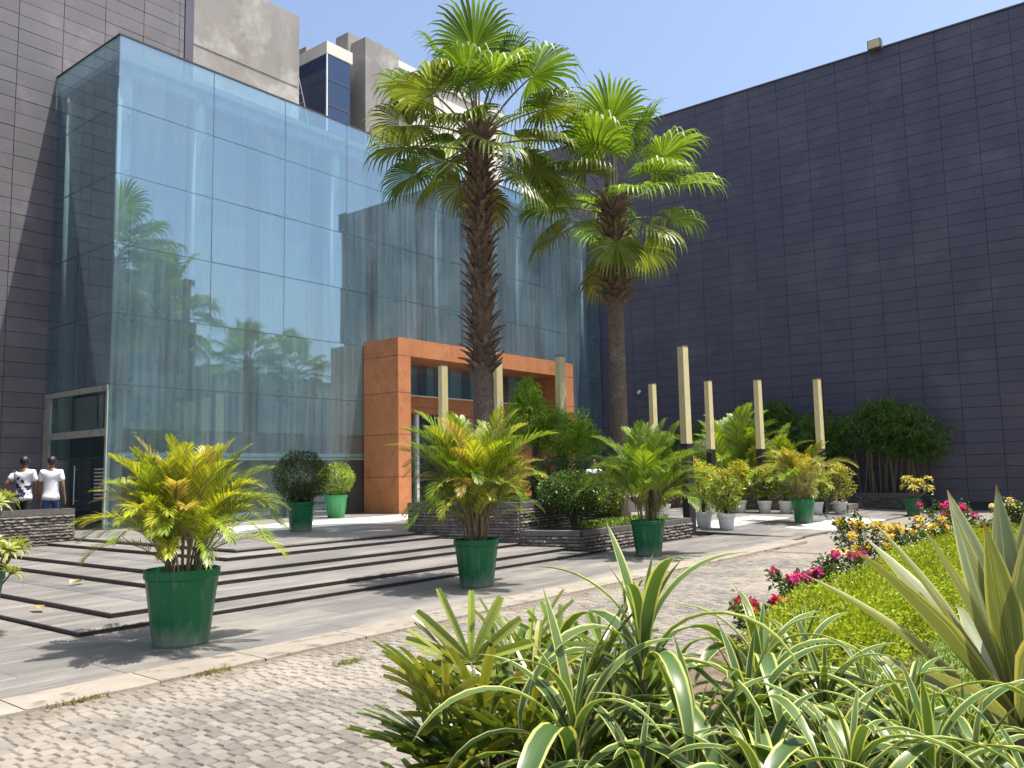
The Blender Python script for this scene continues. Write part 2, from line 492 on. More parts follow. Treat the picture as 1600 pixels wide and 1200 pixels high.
def glass_material(name, tint, dustc, dust_lo, dust_hi, fres=1.5, base=.06, grough=.02):
    mt, nt, N, Lk, b = newmat(name)
    N.remove(b)
    out = [n for n in N if n.type == 'OUTPUT_MATERIAL'][0]
    pos = N.new('ShaderNodeNewGeometry').outputs['Position']
    tr = N.new('ShaderNodeBsdfTransparent'); tr.inputs[0].default_value = (*tint, 1)
    gl = N.new('ShaderNodeBsdfGlossy'); gl.inputs['Roughness'].default_value = grough
    gl.inputs[0].default_value = (.74, .91, 1.0, 1)
    bn = N.new('ShaderNodeBump'); bn.inputs['Strength'].default_value = .02; bn.inputs['Distance'].default_value = .02
    Lk.new(nz(nt, .9, 1, .4, pos), bn.inputs['Height']); Lk.new(bn.outputs[0], gl.inputs['Normal'])
    gm = N.new('ShaderNodeNewGeometry')
    dt = N.new('ShaderNodeVectorMath'); dt.operation = 'DOT_PRODUCT'
    Lk.new(gm.outputs['Normal'], dt.inputs[0]); Lk.new(gm.outputs['Incoming'], dt.inputs[1])
    c1 = math_(nt, 'SUBTRACT', 1.0, math_(nt, 'ABSOLUTE', dt.outputs['Value']))
    fac = math_(nt, 'MULTIPLY_ADD', math_(nt, 'POWER', c1, fres), .85, base)   # Schlick, same from both sides
    mx = N.new('ShaderNodeMixShader'); Lk.new(fac, mx.inputs[0]); Lk.new(tr.outputs[0], mx.inputs[1]); Lk.new(gl.outputs[0], mx.inputs[2])
    di = N.new('ShaderNodeBsdfDiffuse'); di.inputs[0].default_value = (*dustc, 1)
    st = nz(nt, 1.0, 5, .6, pos, (5.5, 5.5, .22))
    pa = nz(nt, .45, 4, .6, pos)
    s = math_(nt, 'MULTIPLY', ramp(nt, st, [(.35, .45), (.7, 1.0)]), ramp(nt, pa, [(.3, dust_lo), (.7, dust_hi)]))
    m2 = N.new('ShaderNodeMixShader'); Lk.new(s, m2.inputs[0]); Lk.new(mx.outputs[0], m2.inputs[1]); Lk.new(di.outputs[0], m2.inputs[2])
    Lk.new(m2.outputs[0], out.inputs[0])
    return mt
M_glass = glass_material('dusty_facade_glass', (.74, .88, .92), (.38, .49, .53), .12, .27, 4.0, .24)
M_glassc = glass_material('clear_glass', (.72, .80, .80), (.50, .55, .55), .02, .05, 5.0, .05)
M_glassl = glass_material('lower_facade_glass', (.80, .88, .88), (.44, .52, .54), .05, .13, 4.0, .09)
M_glassb = pbr('blue_curtain_glass', (.010, .030, .085), (.016, .042, .11), .5, .06, spec=.9)

# ------------------------------------------------------------------ ground, road, kerb, paving
mb = MB(); mb.face([0, 1, 2, 3]); mb.v = [(-500, -500, -.03), (600, -500, -.03), (600, 600, -.03), (-500, 600, -.03)]
ground = tag(mb.build('ground', M_ground), kind='structure')

# sett road: bedding sheet, single setts, and the far setts joined
mb = MB(); mb.v = [(-2, -3, -.008), (16, -3, -.008), (16, 6.46, -.008), (-2, 6.46, -.008)]; mb.face([0, 1, 2, 3])
road = tag(mb.build('sett_road', M_joint), kind='structure')

def sett_shape(mbx, cx, cy, lx, ly, z, u, rg):
    b = len(mbx.v)
    ch = .007
    def j(a): return rg.uniform(-a, a)
    for (dz, ins) in ((-.03, 0), (-.008, 0), (0, ch)):
        for sx, sy in ((-1, -1), (1, -1), (1, 1), (-1, 1)):
            mbx.v.append((cx + sx * (lx / 2 - ins) + j(.002), cy + sy * (ly / 2 - ins) + j(.002), z + dz + (j(.0025) if dz == 0 else 0)))
    uv = [(u, .5)] * 4
    for a in (0, 4):
        for i in range(4):
            k = (i + 1) % 4
            mbx.face((b + a + i, b + a + k, b + a + 4 + k, b + a + 4 + i), uv)
    mbx.face((b + 8, b + 9, b + 10, b + 11), uv)
LEN = [.088, .10, .112, .125]
sett_meshes = {}
rg = random.Random(3)
for li, L_ in enumerate(LEN):
    for k in range(5):
        q = MB(); sett_shape(q, 0, 0, L_ - .013, .091, 0, k / 4 * .9 + .05, rg)
        sett_meshes[(li, k)] = q.mesh('sett', M_sett)
cells = []
y = 6.40; row = 0
while y > 1.9:
    x = 1.0 + rg.uniform(0, .1)
    while x < 15.6:
        li = rg.choice((0, 1, 1, 2, 3)); L_ = LEN[li]
        cx = x + L_ / 2
        # nothing of the road shows left of the frame or under the flower bed
        if y > 2.6:
            cells.append((math.hypot(cx, y), cx, y, li, rg.randrange(5)))
        x += L_
    y -= .106; row += 1
def on_screen(x, y):
    d = Vector((x, y, -1.6))
    zc = d.dot(fwd)
    return zc > .3 and abs(d.dot(r2) / zc) < .61 and abs(d.dot(u2) / zc) < .458
cells.sort()
near = [c for c in cells if on_screen(c[1], c[2]) and not (c[1] > 2.9 and c[2] < 3.75)][:300]
ns = set(id(c) for c in near)
far = MB()
for c in cells:
    z = rg.uniform(-.003, .002)
    if id(c) in ns:
        link('sett', sett_meshes[(c[3], c[4])], road, (c[1], c[2], z), (rg.uniform(-.02, .02), rg.uniform(-.02, .02), rg.uniform(-.03, .03)))
    else:
        sett_shape(far, c[1], c[2], LEN[c[3]] - .013, .091, z, c[4] / 4 * .9 + .05, rg)
tag(far.build('setts', M_sett, road), kind='stuff')

kb = MB(); kb.box(-3, 17.6, 6.47, 6.90, -.04, .004)
kerb = tag(kb.build('kerb', M_joint), kind='structure')
x = -2.2
while x < 17.2:
    L_ = rg.uniform(.95, 1.35)
    q = MB(); jt = lambda: rg.uniform(-.012, .012)
    n = 6; b0 = len(q.v)
    for i in range(n + 1):
        xx = x + (L_ - .012) * i / n
        w = rg.uniform(-.03, .025)
        q.v += [(xx, 6.45 + w, -.03), (xx, 6.455 + w, .022), (xx, 6.915, .026), (xx, 6.92, -.03)]
    for i in range(n):
        a = i * 4
        for k in range(3):
            q.face((a + k, a + 4 + k, a + 5 + k, a + 1 + k))
    q.face((0, 1, 2, 3)); q.face((n * 4 + 3, n * 4 + 2, n * 4 + 1, n * 4))
    q.build('kerb_stone', M_kerb, kerb)
    x += L_

def slab(parent, x0, x1, y0, y1, ztop, mat, th=.03, g=.003, name='paving_slab', tilt=0.0):
    """bevelled stone slab"""
    lx, ly = x1 - x0 - 2 * g, y1 - y0 - 2 * g
    key = (round(lx, 3), round(ly, 3), mat.name, th)
    me = SLABS.get(key)
    if me is None:
        q = MB(); c = .004
        hx, hy = lx / 2, ly / 2
        for (z, i) in ((-th, 0), (-c, 0), (0, c)):
            q.v += [(-hx + i, -hy + i, z), (hx - i, -hy + i, z), (hx - i, hy - i, z), (-hx + i, hy - i, z)]
        for a in (0, 4):
            for i in range(4):
                k = (i + 1) % 4
                q.face((a + i, a + k, a + 4 + k, a + 4 + i))
        q.face((8, 9, 10, 11)); q.face((3, 2, 1, 0))
        me = SLABS[key] = q.mesh(name, mat)
    return link(name, me, parent, ((x0 + x1) / 2, (y0 + y1) / 2, ztop + rg.uniform(-.0012, .0012)), (tilt, 0, 0))
SLABS = {}

# walkway between kerb and steps
mb = MB(); mb.box(-3, 19.4, 6.925, 9.3, -.05, -.012); mb.box(-3, 4.3, 9.3, 24, -.05, -.012)
walk = tag(mb.build('walkway', M_riser), kind='structure')
for i in range(18):
    for j, (ya, yb) in enumerate(((6.93, 7.62), (7.62, 8.31), (8.31, 9.02))):
        off = .6 if j % 2 else 0
        slab(walk, -2.4 + i * 1.2 + off, -1.2 + i * 1.2 + off, ya, yb, .010, M_slab)
for i in range(4):
    for j in range(10):
        if i * 1.2 - .6 + 1.2 > 0.3 and j < 8:
            slab(walk, -.68 + i * 1.2, .52 + i * 1.2, 9.02 + j * 1.2, 10.22 + j * 1.2, .010, M_slab)

# steps that wrap the corner of the entrance platform
RS = .065
SX = [4.12, 4.70, 6.0, 6.6, 7.9, 8.45]
SY = [9.0, 9.53, 10.56, 11.08, 12.25, 12.83]
XP = 13.6
mb = MB()
for i in range(6):
    zt = (i + 1) * RS - .012
    mb.box(SX[i] + .012, XP, SY[i] + .012, 13.0 - i * .001, -.05 + i * .001, zt)
    mb.box(SX[i] + .012, 19.4 - i * .001, 13.0 - i * .001, 25.5 + i * .01, -.05 + i * .001, zt)
steps = tag(mb.build('entrance_steps', M_riser), kind='structure')
for i in range(5):
    zt = (i + 1) * RS
    x0 = SX[i] - .012; yb = SY[i + 1] + .02; ya = SY[i] - .012
    first = True
    x = x0
    while x < XP - .05:
        L_ = min(1.5, XP - x)
        if XP - (x + L_) < .3: L_ = XP - x
        slab(steps, x, x + L_, ya, yb, zt, M_slab, th=.012, name='tread_slab'); x += L_
    y = yb
    while y < 22.5:
        slab(steps, x0, SX[i + 1] + .02, y, y + 1.5, zt, M_slab, th=.012, name='tread_slab'); y += 1.5
# dark inlay bands let into the broad treads
for i in (1, 3):
    zt = (i + 1) * RS
    mb = MB(); mb.box(SX[i] + .62, SX[i] + .86, SY[i] + .55, 22.4, zt - .01, zt + .004)
    mb.build('inlay_band', M_slabd, steps)
# platform paving
PZ = 6 * RS
y = SY[5] - .012; jy = 0
while y < 24.4:
    x = SX[5] - .012; ix = 0
    while x < 19.3:
        white = (15.9 < y + .6 < 18.6 and 10.4 < x + .6)
        band = (15.2 < y + .6 <= 15.9)
        slab(steps, x, min(x + 1.2, 19.39), y, y + 1.2, PZ, M_marble if white else M_slab); x += 1.2
    y += 1.2

# entrance court: a gentle ramp up to the doors, right of the planters
CS = (PZ) / (19.5 - 7.0)
def court_z(y): return max(0.0, min(PZ, (y - 7.0) * CS)) + .014
mb = MB()
prof = [(6.98, -.03), (7.0, -.02), (19.5, PZ - .02), (25, PZ - .02)]
for xx in (19.1, 32.98):
    for (yy, zz) in prof: mb.v.append((xx, yy, zz))
    mb.v.append((xx, 25, -.06)); mb.v.append((xx, 6.98, -.06))
n = 6
mb.face([5, 4, 3, 2, 1, 0]); mb.face([6, 7, 8, 9, 10, 11])
for i in range(n):
    k = (i + 1) % n
    mb.face((i, k, n + k, n + i))
court = tag(mb.build('entrance_court', M_riser), kind='structure')
tl = math.atan(CS)
for iy in range(6):
    for ix in range(11):
        x0 = 19.09 + ix * 1.2; y0 = 7.0 + iy * 1.2
        mt = M_slab
        if iy == 0 and 2 <= ix <= 5: mt = M_marble
        if iy == 2 and 1 <= ix <= 4: mt = M_marble
        if iy == 1: mt = M_slabd if ix < 8 else M_slab
        slab(court, x0, x0 + 1.2, y0, y0 + 1.2, court_z(y0 + .6), mt, tilt=tl)

# ------------------------------------------------------------------ clad buildings
PW, PH = 1.2, .41
def clad_panel_mesh(name, mat, w=PW, h=PH):
    q = MB(); g = .006; t = .028; c = .005
    hw, hh = w / 2 - g, h / 2 - g
    for (yy, i) in ((0, 0), (-t + c, 0), (-t, c)):
        q.v += [(-hw + i, yy, -hh + i), (hw - i, yy, -hh + i), (hw - i, yy, hh - i), (-hw + i, yy, hh - i)]
    for a in (0, 4):
        for i in range(4):
            k = (i + 1) % 4
            q.face((a + i, a + k, a + 4 + k, a + 4 + i))
    q.face((8, 9, 10, 11))
    return q.mesh(name, mat)

# right: tall dark wall, its face on x = 33 turned to the court
XW, WTOP, WY0, WY1 = 33.0, 17.5, 2.4, 25.25
bR = thing('clad_building', 'tall windowless building clad in panels toned slate-blue for shade beside the court', 'building', (XW, WY0, 0))
mb = MB(); mb.box(.03, 14, 0.03, WY1 - WY0 - .03, -.05, WTOP - .02)
mb.build('wall', M_cladback, bR)
mb = MB(); mb.box(-.05, 14.05, -.05, WY1 - WY0 + .05, WTOP - .018, WTOP + .03)
mb.build('coping', M_cladshade, bR)
pmR = clad_panel_mesh('cladding_panel', M_cladshade)
pans = []
ncol = int(round((WY1 - WY0) / PW)); nrow = int(WTOP / PH)
rg = random.Random(21)
for c in range(ncol):
    for r_ in range(nrow):
        yy = c * PW + PW / 2; zz = WTOP - .02 - PH / 2 - r_ * PH
        pans.append((math.hypot(XW, WY0 + yy), c, r_, yy, zz))
pans.sort()
stuff = MB()
def stuff_panel(mbx, yy, zz, dx):
    g = .006; t = .028
    y0, y1, z0, z1 = yy - PW / 2 + g, yy + PW / 2 - g, zz - PH / 2 + g, zz + PH / 2 - g
    mbx.box(.03 - t + dx, .029, y0, y1, z0, z1)
big = []
k = 0
for d, c, r_, yy, zz in pans:
    if zz < .15: continue
    visible = WY0 + yy > 3.0
    if visible and k < 300:
        k += 1
        link('cladding_panel', pmR, bR, (.03 + rg.uniform(-.005, .002), yy, zz), (0, 0, -math.pi / 2 + rg.uniform(-.0025, .0025)))
    else:
        stuff_panel(stuff, yy, zz, rg.uniform(-.005, .002))
tag(stuff.build('cladding_panels', M_cladshade, bR), kind='stuff')
# end wall turned away from the picture, south side
mb = MB()
for c in range(11):
    for r_ in range(nrow):
        mb.box(.1 + c * PW, .1 + (c + 1) * PW - .012, .0, .029, WTOP - .02 - (r_ + 1) * PH, WTOP - .032 - r_ * PH)
tag(mb.build('end_cladding', M_cladshade, bR), kind='stuff')

fl = thing('floodlight', 'small cream-faced floodlight on the rim of the dark clad wall', 'floodlight', (XW - .25, 8.0, 17.42))
mb = MB(); mb.box(-.10, .18, -.24, .24, -.02, .34); mb.build('housing', M_coping, fl)
mb = MB(); mb.box(-.115, -.102, -.21, .21, .01, .31); mb.build('lens', M_yellow, fl)
mb = MB(); mb.tube([(.1, 0, 0), (.3, 0, -.05), (.3, 0, .05)], .02); mb.build('bracket', M_coping, fl)
cc = thing('security_camera', 'small white security camera on a bracket low on the dark clad wall', 'camera', (XW - .02, 18.84, 5.09))
mb = MB(); mb.tube([(-.12, 0, 0), (-.42, -.12, -.08)], .07, 10); mb.build('housing', M_white, cc)
mb = MB(); mb.tube([(0, 0, .02), (-.2, 0, .02)], .025); mb.build('bracket', M_white, cc)

# left: sunlit grey clad wall behind the glass hall
YB = 24.6
bL = thing('clad_building', 'sunlit building clad in warm grey panels behind the glass hall', 'building', (0, YB, 0))
mb = MB(); mb.box(-4, 14.1, .03, 14, -.05, 26)
mb.build('wall', M_cladback, bL)
mb = MB(); mb.box(14.02, 14.32, -.02, 13.9, -.04, 26.05); mb.build('corner_trim', M_cladshade, bL)
pmL = clad_panel_mesh('cladding_panel', M_clad)
x = 9.03 - PW * 4
for c in range(9):
    xc = x + PW * (c + .5)
    for r_ in range(-7, 48):
        zz = 13.05 + PH * .5 - (24 - r_) * PH
        if zz < .55: continue
        w = 1.0
        if xc + PW / 2 > 14.0: continue
        on = xc > 5.5 and zz < 18.5
        if on and not (xc > 11.2 and zz < 12.6):
            link('cladding_panel', pmL, bL, (xc, .03 + rg.uniform(-.003, .004), zz), (0, 0, rg.uniform(-.003, .003)))
pmN = clad_panel_mesh('cladding_panel', M_clad, 14.0 - (x + PW * 8) - .02 if 14.0 - (x + PW * 8) > .2 else .3)
wn_ = 14.0 - (9.03 + PW * 4)
pmN = clad_panel_mesh('cladding_panel', M_clad, wn_)
for r_ in range(24, 48):
    zz = 13.05 + PH * .5 - (24 - r_) * PH
    if zz < 18.5:
        link('cladding_panel', pmN, bL, (9.03 + PW * 4 + wn_ / 2, .03, zz))

# unseen dark wing, added left of the frame so the side glass reflects dark
mb = MB(); mb.box(-4, 3.6, -11, .02, -.05, 22); mb.build('added_wing', M_cladback, bL)
mb = MB()
for c in range(9):
    for r_ in range(52):
        mb.box(3.601, 3.63, -10.95 + c * PW, -10.95 + (c + 1) * PW - .012, .3 + r_ * PH, .3 + (r_ + 1) * PH - .012)
tag(mb.build('added_wing_cladding', M_cladshade, bL), kind='stuff')

# concrete tower, blue glass shaft, concrete pier, cream block behind the glass hall
ct = thing('concrete_tower', 'weathered bare concrete tower rising behind the glass hall', 'tower', (15.0, 25.6, 0))
mb = MB(); mb.box(-.35, 4.35, 0, 9, 0, 19.45); mb.build('shaft', M_conc, ct)
mb = MB(); mb.box(-.37, 4.30, -.025, -.001, 16.55, 16.63); mb.build('ledge', M_conc, ct)
mb = MB(); mb.box(-.37, 4.20, -.018, -.001, 14.75, 14.79); mb.build('ledge', M_conc, ct)
ld = thing('roof_ladder', 'thin steel access ladder leaning behind the concrete tower', 'ladder', (19.7, 26.4, 16.2))
for s_ in (0, .32):
    mb = MB(); mb.tube([(.75, s_, -.6), (.05, s_, 1.9), (-.1, s_, 2.9), (-.6, s_, 3.0)], .03); mb.build('rail', M_steel, ld)
for k in range(7):
    mb = MB(); mb.tube([(.7 - k * .1, 0, -.4 + k * .36), (.7 - k * .1, .32, -.4 + k * .36)], .018); mb.build('rung', M_steel, ld)

bt = thing('glass_stair_tower', 'dark blue glazed stair tower with pale capping beside the concrete tower', 'tower', (21.03, 26.0, 0))
mb = MB(); mb.box(.02, 1.2, .02, 2.9, 0, 18.7); mb.build('core', M_black, bt)
for k in range(5):
    z1 = 18.72 - k * 1.08
    mb = MB(); mb.box(.01, 1.18, -.03, -.005, z1 - 1.04, z1); mb.build('pane', M_glassb, bt)
    mb = MB(); mb.box(.0, 1.2, -.05, -.031, z1 - 1.08, z1 - 1.04); mb.build('mullion', M_cladshade, bt)
    mb = MB(); mb.box(-.03, -.005, .0, 2.9, z1 - 1.07, z1); mb.build('pane', M_glassb, bt)
mb = MB(); mb.box(-.05, -.001, -.05, -.001, 8, 18.72); mb.build('mullion', M_white, bt)
mb = MB(); mb.box(-.06, 1.3, -.06, 3.0, 18.74, 19.25); mb.build('capping', M_cream, bt)
mb = MB(); mb.box(.1, .7, 1.5, 3.4, 19.26, 19.6); mb.build('upstand', M_conc, bt)

cp = thing('concrete_pier', 'smooth concrete pier block beside the blue glazed stair tower', 'pier', (23.09, 26.0, 0))
mb = MB(); mb.box(0, 1.95, 0, 2.2, 0, 20.3); mb.build('shaft', M_conc, cp)
mb = MB(); mb.box(-.2, .6, .9, 1.7, 19.6, 20.75); mb.build('upstand', M_conc, cp)
cb = thing('cream_building', 'cream rendered building showing between the palm fronds', 'building', (25.2, 28.0, 0))
mb = MB(); mb.box(.2, 9.5, 0, 8, 0, 21.0); mb.build('wall', M_cream, cb)
mb = MB(); mb.box(.1, 9.6, -.12, 8.1, 21.0, 21.35); mb.build('parapet', M_cream, cb)
for k in range(4):
    mb = MB(); mb.box(.22 + k * 2.3, .25 + k * 2.3, -.014, -.001, 12, 20.9); mb.build('control_joint', M_conc, cb)

# ------------------------------------------------------------------ glass hall
YF, XC = 20.9, 10.1
ZJ = [.40, 2.184, 4.013, 5.841, 7.643, 9.486, 11.31, 13.2]
XJ = [XC] + [12.85 + 2.45 * k for k in range(9)] + [32.95]
gh = thing('glass_hall', 'tall entrance hall with dusty frameless glass walls on point fixings', 'building', (XC, YF, 0))
def pane_mesh(w, h):
    q = MB(); g = .008
    q.box(-w / 2 + g, w / 2 - g, 0, .014, -h / 2 + g, h / 2 - g)
    return q
gr = random.Random(5)
for r_ in range(7):
    z0, z1 = ZJ[r_], ZJ[r_ + 1]
    for c in range(len(XJ) - 1):
        x0, x1 = XJ[c], XJ[c + 1]
        q = pane_mesh(x1 - x0, z1 - z0)
        q.build('pane', M_glassl if r_ == 0 else M_glass, gh, ((x0 + x1) / 2 - XC, 0, (z0 + z1) / 2), (gr.uniform(-.005, .005), 0, gr.uniform(-.005, .005)))
# side wall (faces away from the sun)
YS = [YF + .02, YF + 1.9, YB - .02]
for r_ in range(7):
    for c in range(2):
        z0, z1 = ZJ[r_], ZJ[r_ + 1]
        if r_ == 0: continue
        q = MB(); g = .008
        q.box(0, .014, YS[c] + g - YF, YS[c + 1] - g - YF, z0 + g, z1 - g)
        q.build('pane', M_glassc if r_ < 2 else M_glass, gh, (0, 0, 0))
# sealant lines behind the joints
for x in XJ[1:-1]:
    mb = MB(); mb.box(x - XC - .012, x - XC + .012, .016, .03, .4, 13.18); mb.build('joint_seal', M_seal, gh)
for z in ZJ[1:-1]:
    mb = MB(); mb.box(.03, 22.8, .031, .045, z - .012, z + .012); mb.build('joint_seal', M_seal, gh)
    mb = MB(); mb.box(.018, .03, .04, YB - YF, z - .014, z + .014); mb.build('joint_seal', M_seal, gh)
mb = MB(); mb.box(-.02, 22.84, -.02, .05, 13.2, 13.245); mb.build('top_rail', M_cladback, gh)
mb = MB(); mb.box(-.02, .05, .05, YB - YF, 13.2, 13.245); mb.build('top_rail', M_cladback, gh)
# point fixings
q = MB()
for sx in (-1, 1):
    for sz in (-1, 1):
        q.tube([(sx * .03, .10, sz * .03), (sx * .13, .07, sz * .14)], .016, 5)
        q.tube([(sx * .13, .12, sz * .14), (sx * .13, -.012, sz * .14)], .03, 8)
q.tube([(0, .06, 0), (0, .34, 0)], .04, 8)
spider = q.mesh('spider_fitting', M_steel)
for x in XJ[1:-1]:
    for z in ZJ[1:-1]:
        link('spider_fitting', spider, gh, (x - XC, .03, z))
for z in ZJ[1:-1]:
    link('spider_fitting', spider, gh, (.45, .03, z))
# steel columns behind the joints
for x in (10.48, 12.62, 17.55, 22.45, 27.35, 32.2):
    mb = MB(); mb.tube([(x - XC, .42, .39), (x - XC, .42, 12.7)], .19, 16)
    mb.build('column', M_board, gh, smooth=True)
mb = MB(); mb.tube([(.35, 3.3, .39), (.35, 3.3, 12.7)], .2, 16); mb.build('column', M_white, gh, smooth=True)
# horizontal tube that carries the lower glass
for z in (2.10,):
    for i in range(len(XJ) - 1):
        if XJ[i] < 18.3 or XJ[i] > 27.5:
            mb = MB(); mb.box(XJ[i] - XC + .3 * (i == 0) + .02, XJ[i + 1] - XC - .02, .06, .16, z, z + .20); mb.build('transom', M_white, gh)
# inner boards with dark gaps
xb = 10.75
while xb < 32.5:
    xe = xb + 1.9
    for k in range(5):
        za = 2.97 + k * 1.9; zb = min(za + 1.9, 12.45)
        mb = MB(); mb.box(xb - XC, min(xe, 32.9) - XC, 1.1, 1.16, za, zb - .004); mb.build('board', M_board, gh)
    xb += 2.45 if xb > 11 else 2.02
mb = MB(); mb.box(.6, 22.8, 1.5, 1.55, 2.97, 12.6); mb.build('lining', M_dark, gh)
for k in range(2):
    ya = YF + .5 + k * 1.55
    for j in range(5):
        za = 4.05 + j * 1.75
        mb = MB(); mb.box(.62, .68, ya - YF, ya - YF + 1.35, za, za + 1.746); mb.build('board', M_boardshade, gh)
    mb = MB(); mb.box(.62, .68, ya - YF, ya - YF + 1.35, 3.0, 3.9); mb.build('board', M_white, gh)
mb = MB(); mb.box(.1, 22.8, .1, YB - YF - .03, 12.62, 12.80); mb.build('roof', M_cream, gh)
mb = MB(); mb.box(.12, 22.8, .30, .45, 12.35, 12.60); mb.build('beam', M_white, gh)
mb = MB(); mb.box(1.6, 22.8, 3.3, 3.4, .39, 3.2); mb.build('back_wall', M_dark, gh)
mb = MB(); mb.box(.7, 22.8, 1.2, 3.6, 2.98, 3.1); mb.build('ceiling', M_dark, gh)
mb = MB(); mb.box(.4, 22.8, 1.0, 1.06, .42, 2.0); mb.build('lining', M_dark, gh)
# side door, its frame and the bright frames above it
mb = MB(); mb.box(-.03, .10, .05, YB - YF - .05, 3.86, 4.0); mb.build('transom', M_frame, gh)
mb = MB(); mb.box(-.04, .10, .05, YB - YF - .05, 2.72, 2.90); mb.build('transom', M_frame, gh)
mb = MB(); mb.box(-.03, .08, .03, .12, .40, 3.85); mb.build('door_jamb', M_frame, gh)
mb = MB(); mb.box(-.03, .25, YB - YF - .45, YB - YF - .04, .40, 3.85); mb.build('door_jamb', M_frame, gh)
mb = MB(); mb.box(.0, .014, .13, 1.35, .42, 2.71); mb.build('side_light', M_glassc, gh)
mb = MB(); mb.box(.0, .014, 1.37, 2.9, .42, 2.70); door = mb.build('door', M_glassc, gh)
mb = MB(); mb.tube([(-.06, 1.62, 1.0), (-.06, 1.62, 2.0)], .02, 8)
for zz in (1.1, 1.9): mb.tube([(-.06, 1.62, zz), (.0, 1.62, zz)], .014, 6)
mb.build('handle', M_steel, door)
mb = MB()
for k in range(9): mb.box(-.004, -.001, .16, .66, 1.15 + k * .09, 1.19 + k * .09)
mb.build('frosted_bars', M_board, gh)

# ------------------------------------------------------------------ terracotta portal
po = thing('entrance_portal', 'square terracotta stone portal framing the glass entrance doors', 'portal', (18.43, 19.24, PZ))
PX1 = 9.80; PD = 1.62
zj = [0, 1.15, 2.49, 3.82, 5.0]
for k in range(4):
    for x0 in (0, 9.25):
        mb = MB(); mb.box(x0, x0 + .55, 0, PD, zj[k] + .003, zj[k + 1] - .012); mb.build('stone_block', M_orange, po)
        mb = MB(); mb.box(x0 + .02, x0 + .53, .02, PD - .02, zj[k + 1] - .013, zj[k + 1] + .004); mb.build('joint', M_cladback, po)
xj = [0, 1.08, 2.5, 3.9, 5.3, 6.7, 8.1, PX1]
for k in range(7):
    mb = MB(); mb.box(xj[k] + .003, xj[k + 1] - .003, 0, PD, 5.003, 5.57); mb.build('stone_block', M_orange, po)
# cross beams and door screens set back in the opening
for (z0, z1) in ((3.50, 3.86), (3.28, 3.49)):
    for k in range(6):
        x0 = .56 + k * 1.448
        mb = MB(); mb.box(x0 + .003, x0 + 1.445, 1.15, 1.45, z0, z1); mb.build('stone_block', M_orange, po)
mb = MB(); mb.box(.56, 9.24, 1.10, 1.50, 3.862, 3.90); mb.build('beam_cap', M_white, po)
for x0, w in ((2.0, .12), (4.6, 1.0), (7.3, 1.2)):
    mb = MB(); mb.box(x0, x0 + w, 1.2, 1.4, .0, 3.27); mb.build('door_post', M_orange if w > .2 else M_white, po)
for x0, x1 in ((.58, 1.98), (2.15, 4.58), (5.62, 7.28), (8.52, 9.22)):
    mb = MB(); mb.box(x0, x1, 1.28, 1.295, .02, 3.26); d_ = mb.build('door_glass', M_glassc, po)
    mb = MB(); mb.box(x0, x1, 1.27, 1.30, 1.0, 1.05); mb.build('push_bar', M_steel, d_)

# ------------------------------------------------------------------ planters of split stone
stone_meshes = []
sg = random.Random(9)
for k in range(10):
    q = MB(); n = 7
    for i in range(n + 1):
        xx = -.5 + i / n
        p1, p2, p3 = (sg.uniform(0, .016) for _ in range(3))
        q.v += [(xx, 0, 0), (xx, -.012 - p1 * .5, .06 + sg.uniform(-.1, .1)), (xx, -.022 - p2 * 1.3, .45 + sg.uniform(-.25, .25)), (xx, -.010 - p3, .93 + sg.uniform(-.12, .06)), (xx, 0, .99)]
    for i in range(n):
        a = i * 5
        for j in range(4):
            q.face((a + j, a + 5 + j, a + 6 + j, a + 1 + j))
    q.face((0, 1, 2, 3, 4)); q.face((n * 5 + 4, n * 5 + 3, n * 5 + 2, n * 5 + 1, n * 5))
    stone_meshes.append(q.mesh('stone', M_stone))
def stone_face(parent, p0, p1, z0, z1, rowh=.062, org=(0, 0, 0)):
    """rows of split stone from p0 to p1; the outside is on the right hand"""
    p0 = Vector(p0); p1 = Vector(p1); L_ = (p1 - p0).length; ang = math.atan2(p1.y - p0.y, p1.x - p0.x)
    n = max(1, int(round((z1 - z0) / rowh))); h = (z1 - z0) / n
    for r_ in range(n):
        s = -sg.uniform(0, .2); 
        while s < L_:
            l = sg.uniform(.22, .55); a = max(0, s); b = min(L_, s + l); s += l
            if b - a < .04: continue
            c = p0.lerp(p1, (a + b) / 2 / L_)
            link('stone', sg.choice(stone_meshes), parent, (c.x - org[0], c.y - org[1], z0 + r_ * h), (0, 0, ang), ((b - a) - .006, sg.uniform(.7, 1.7), h * .94))
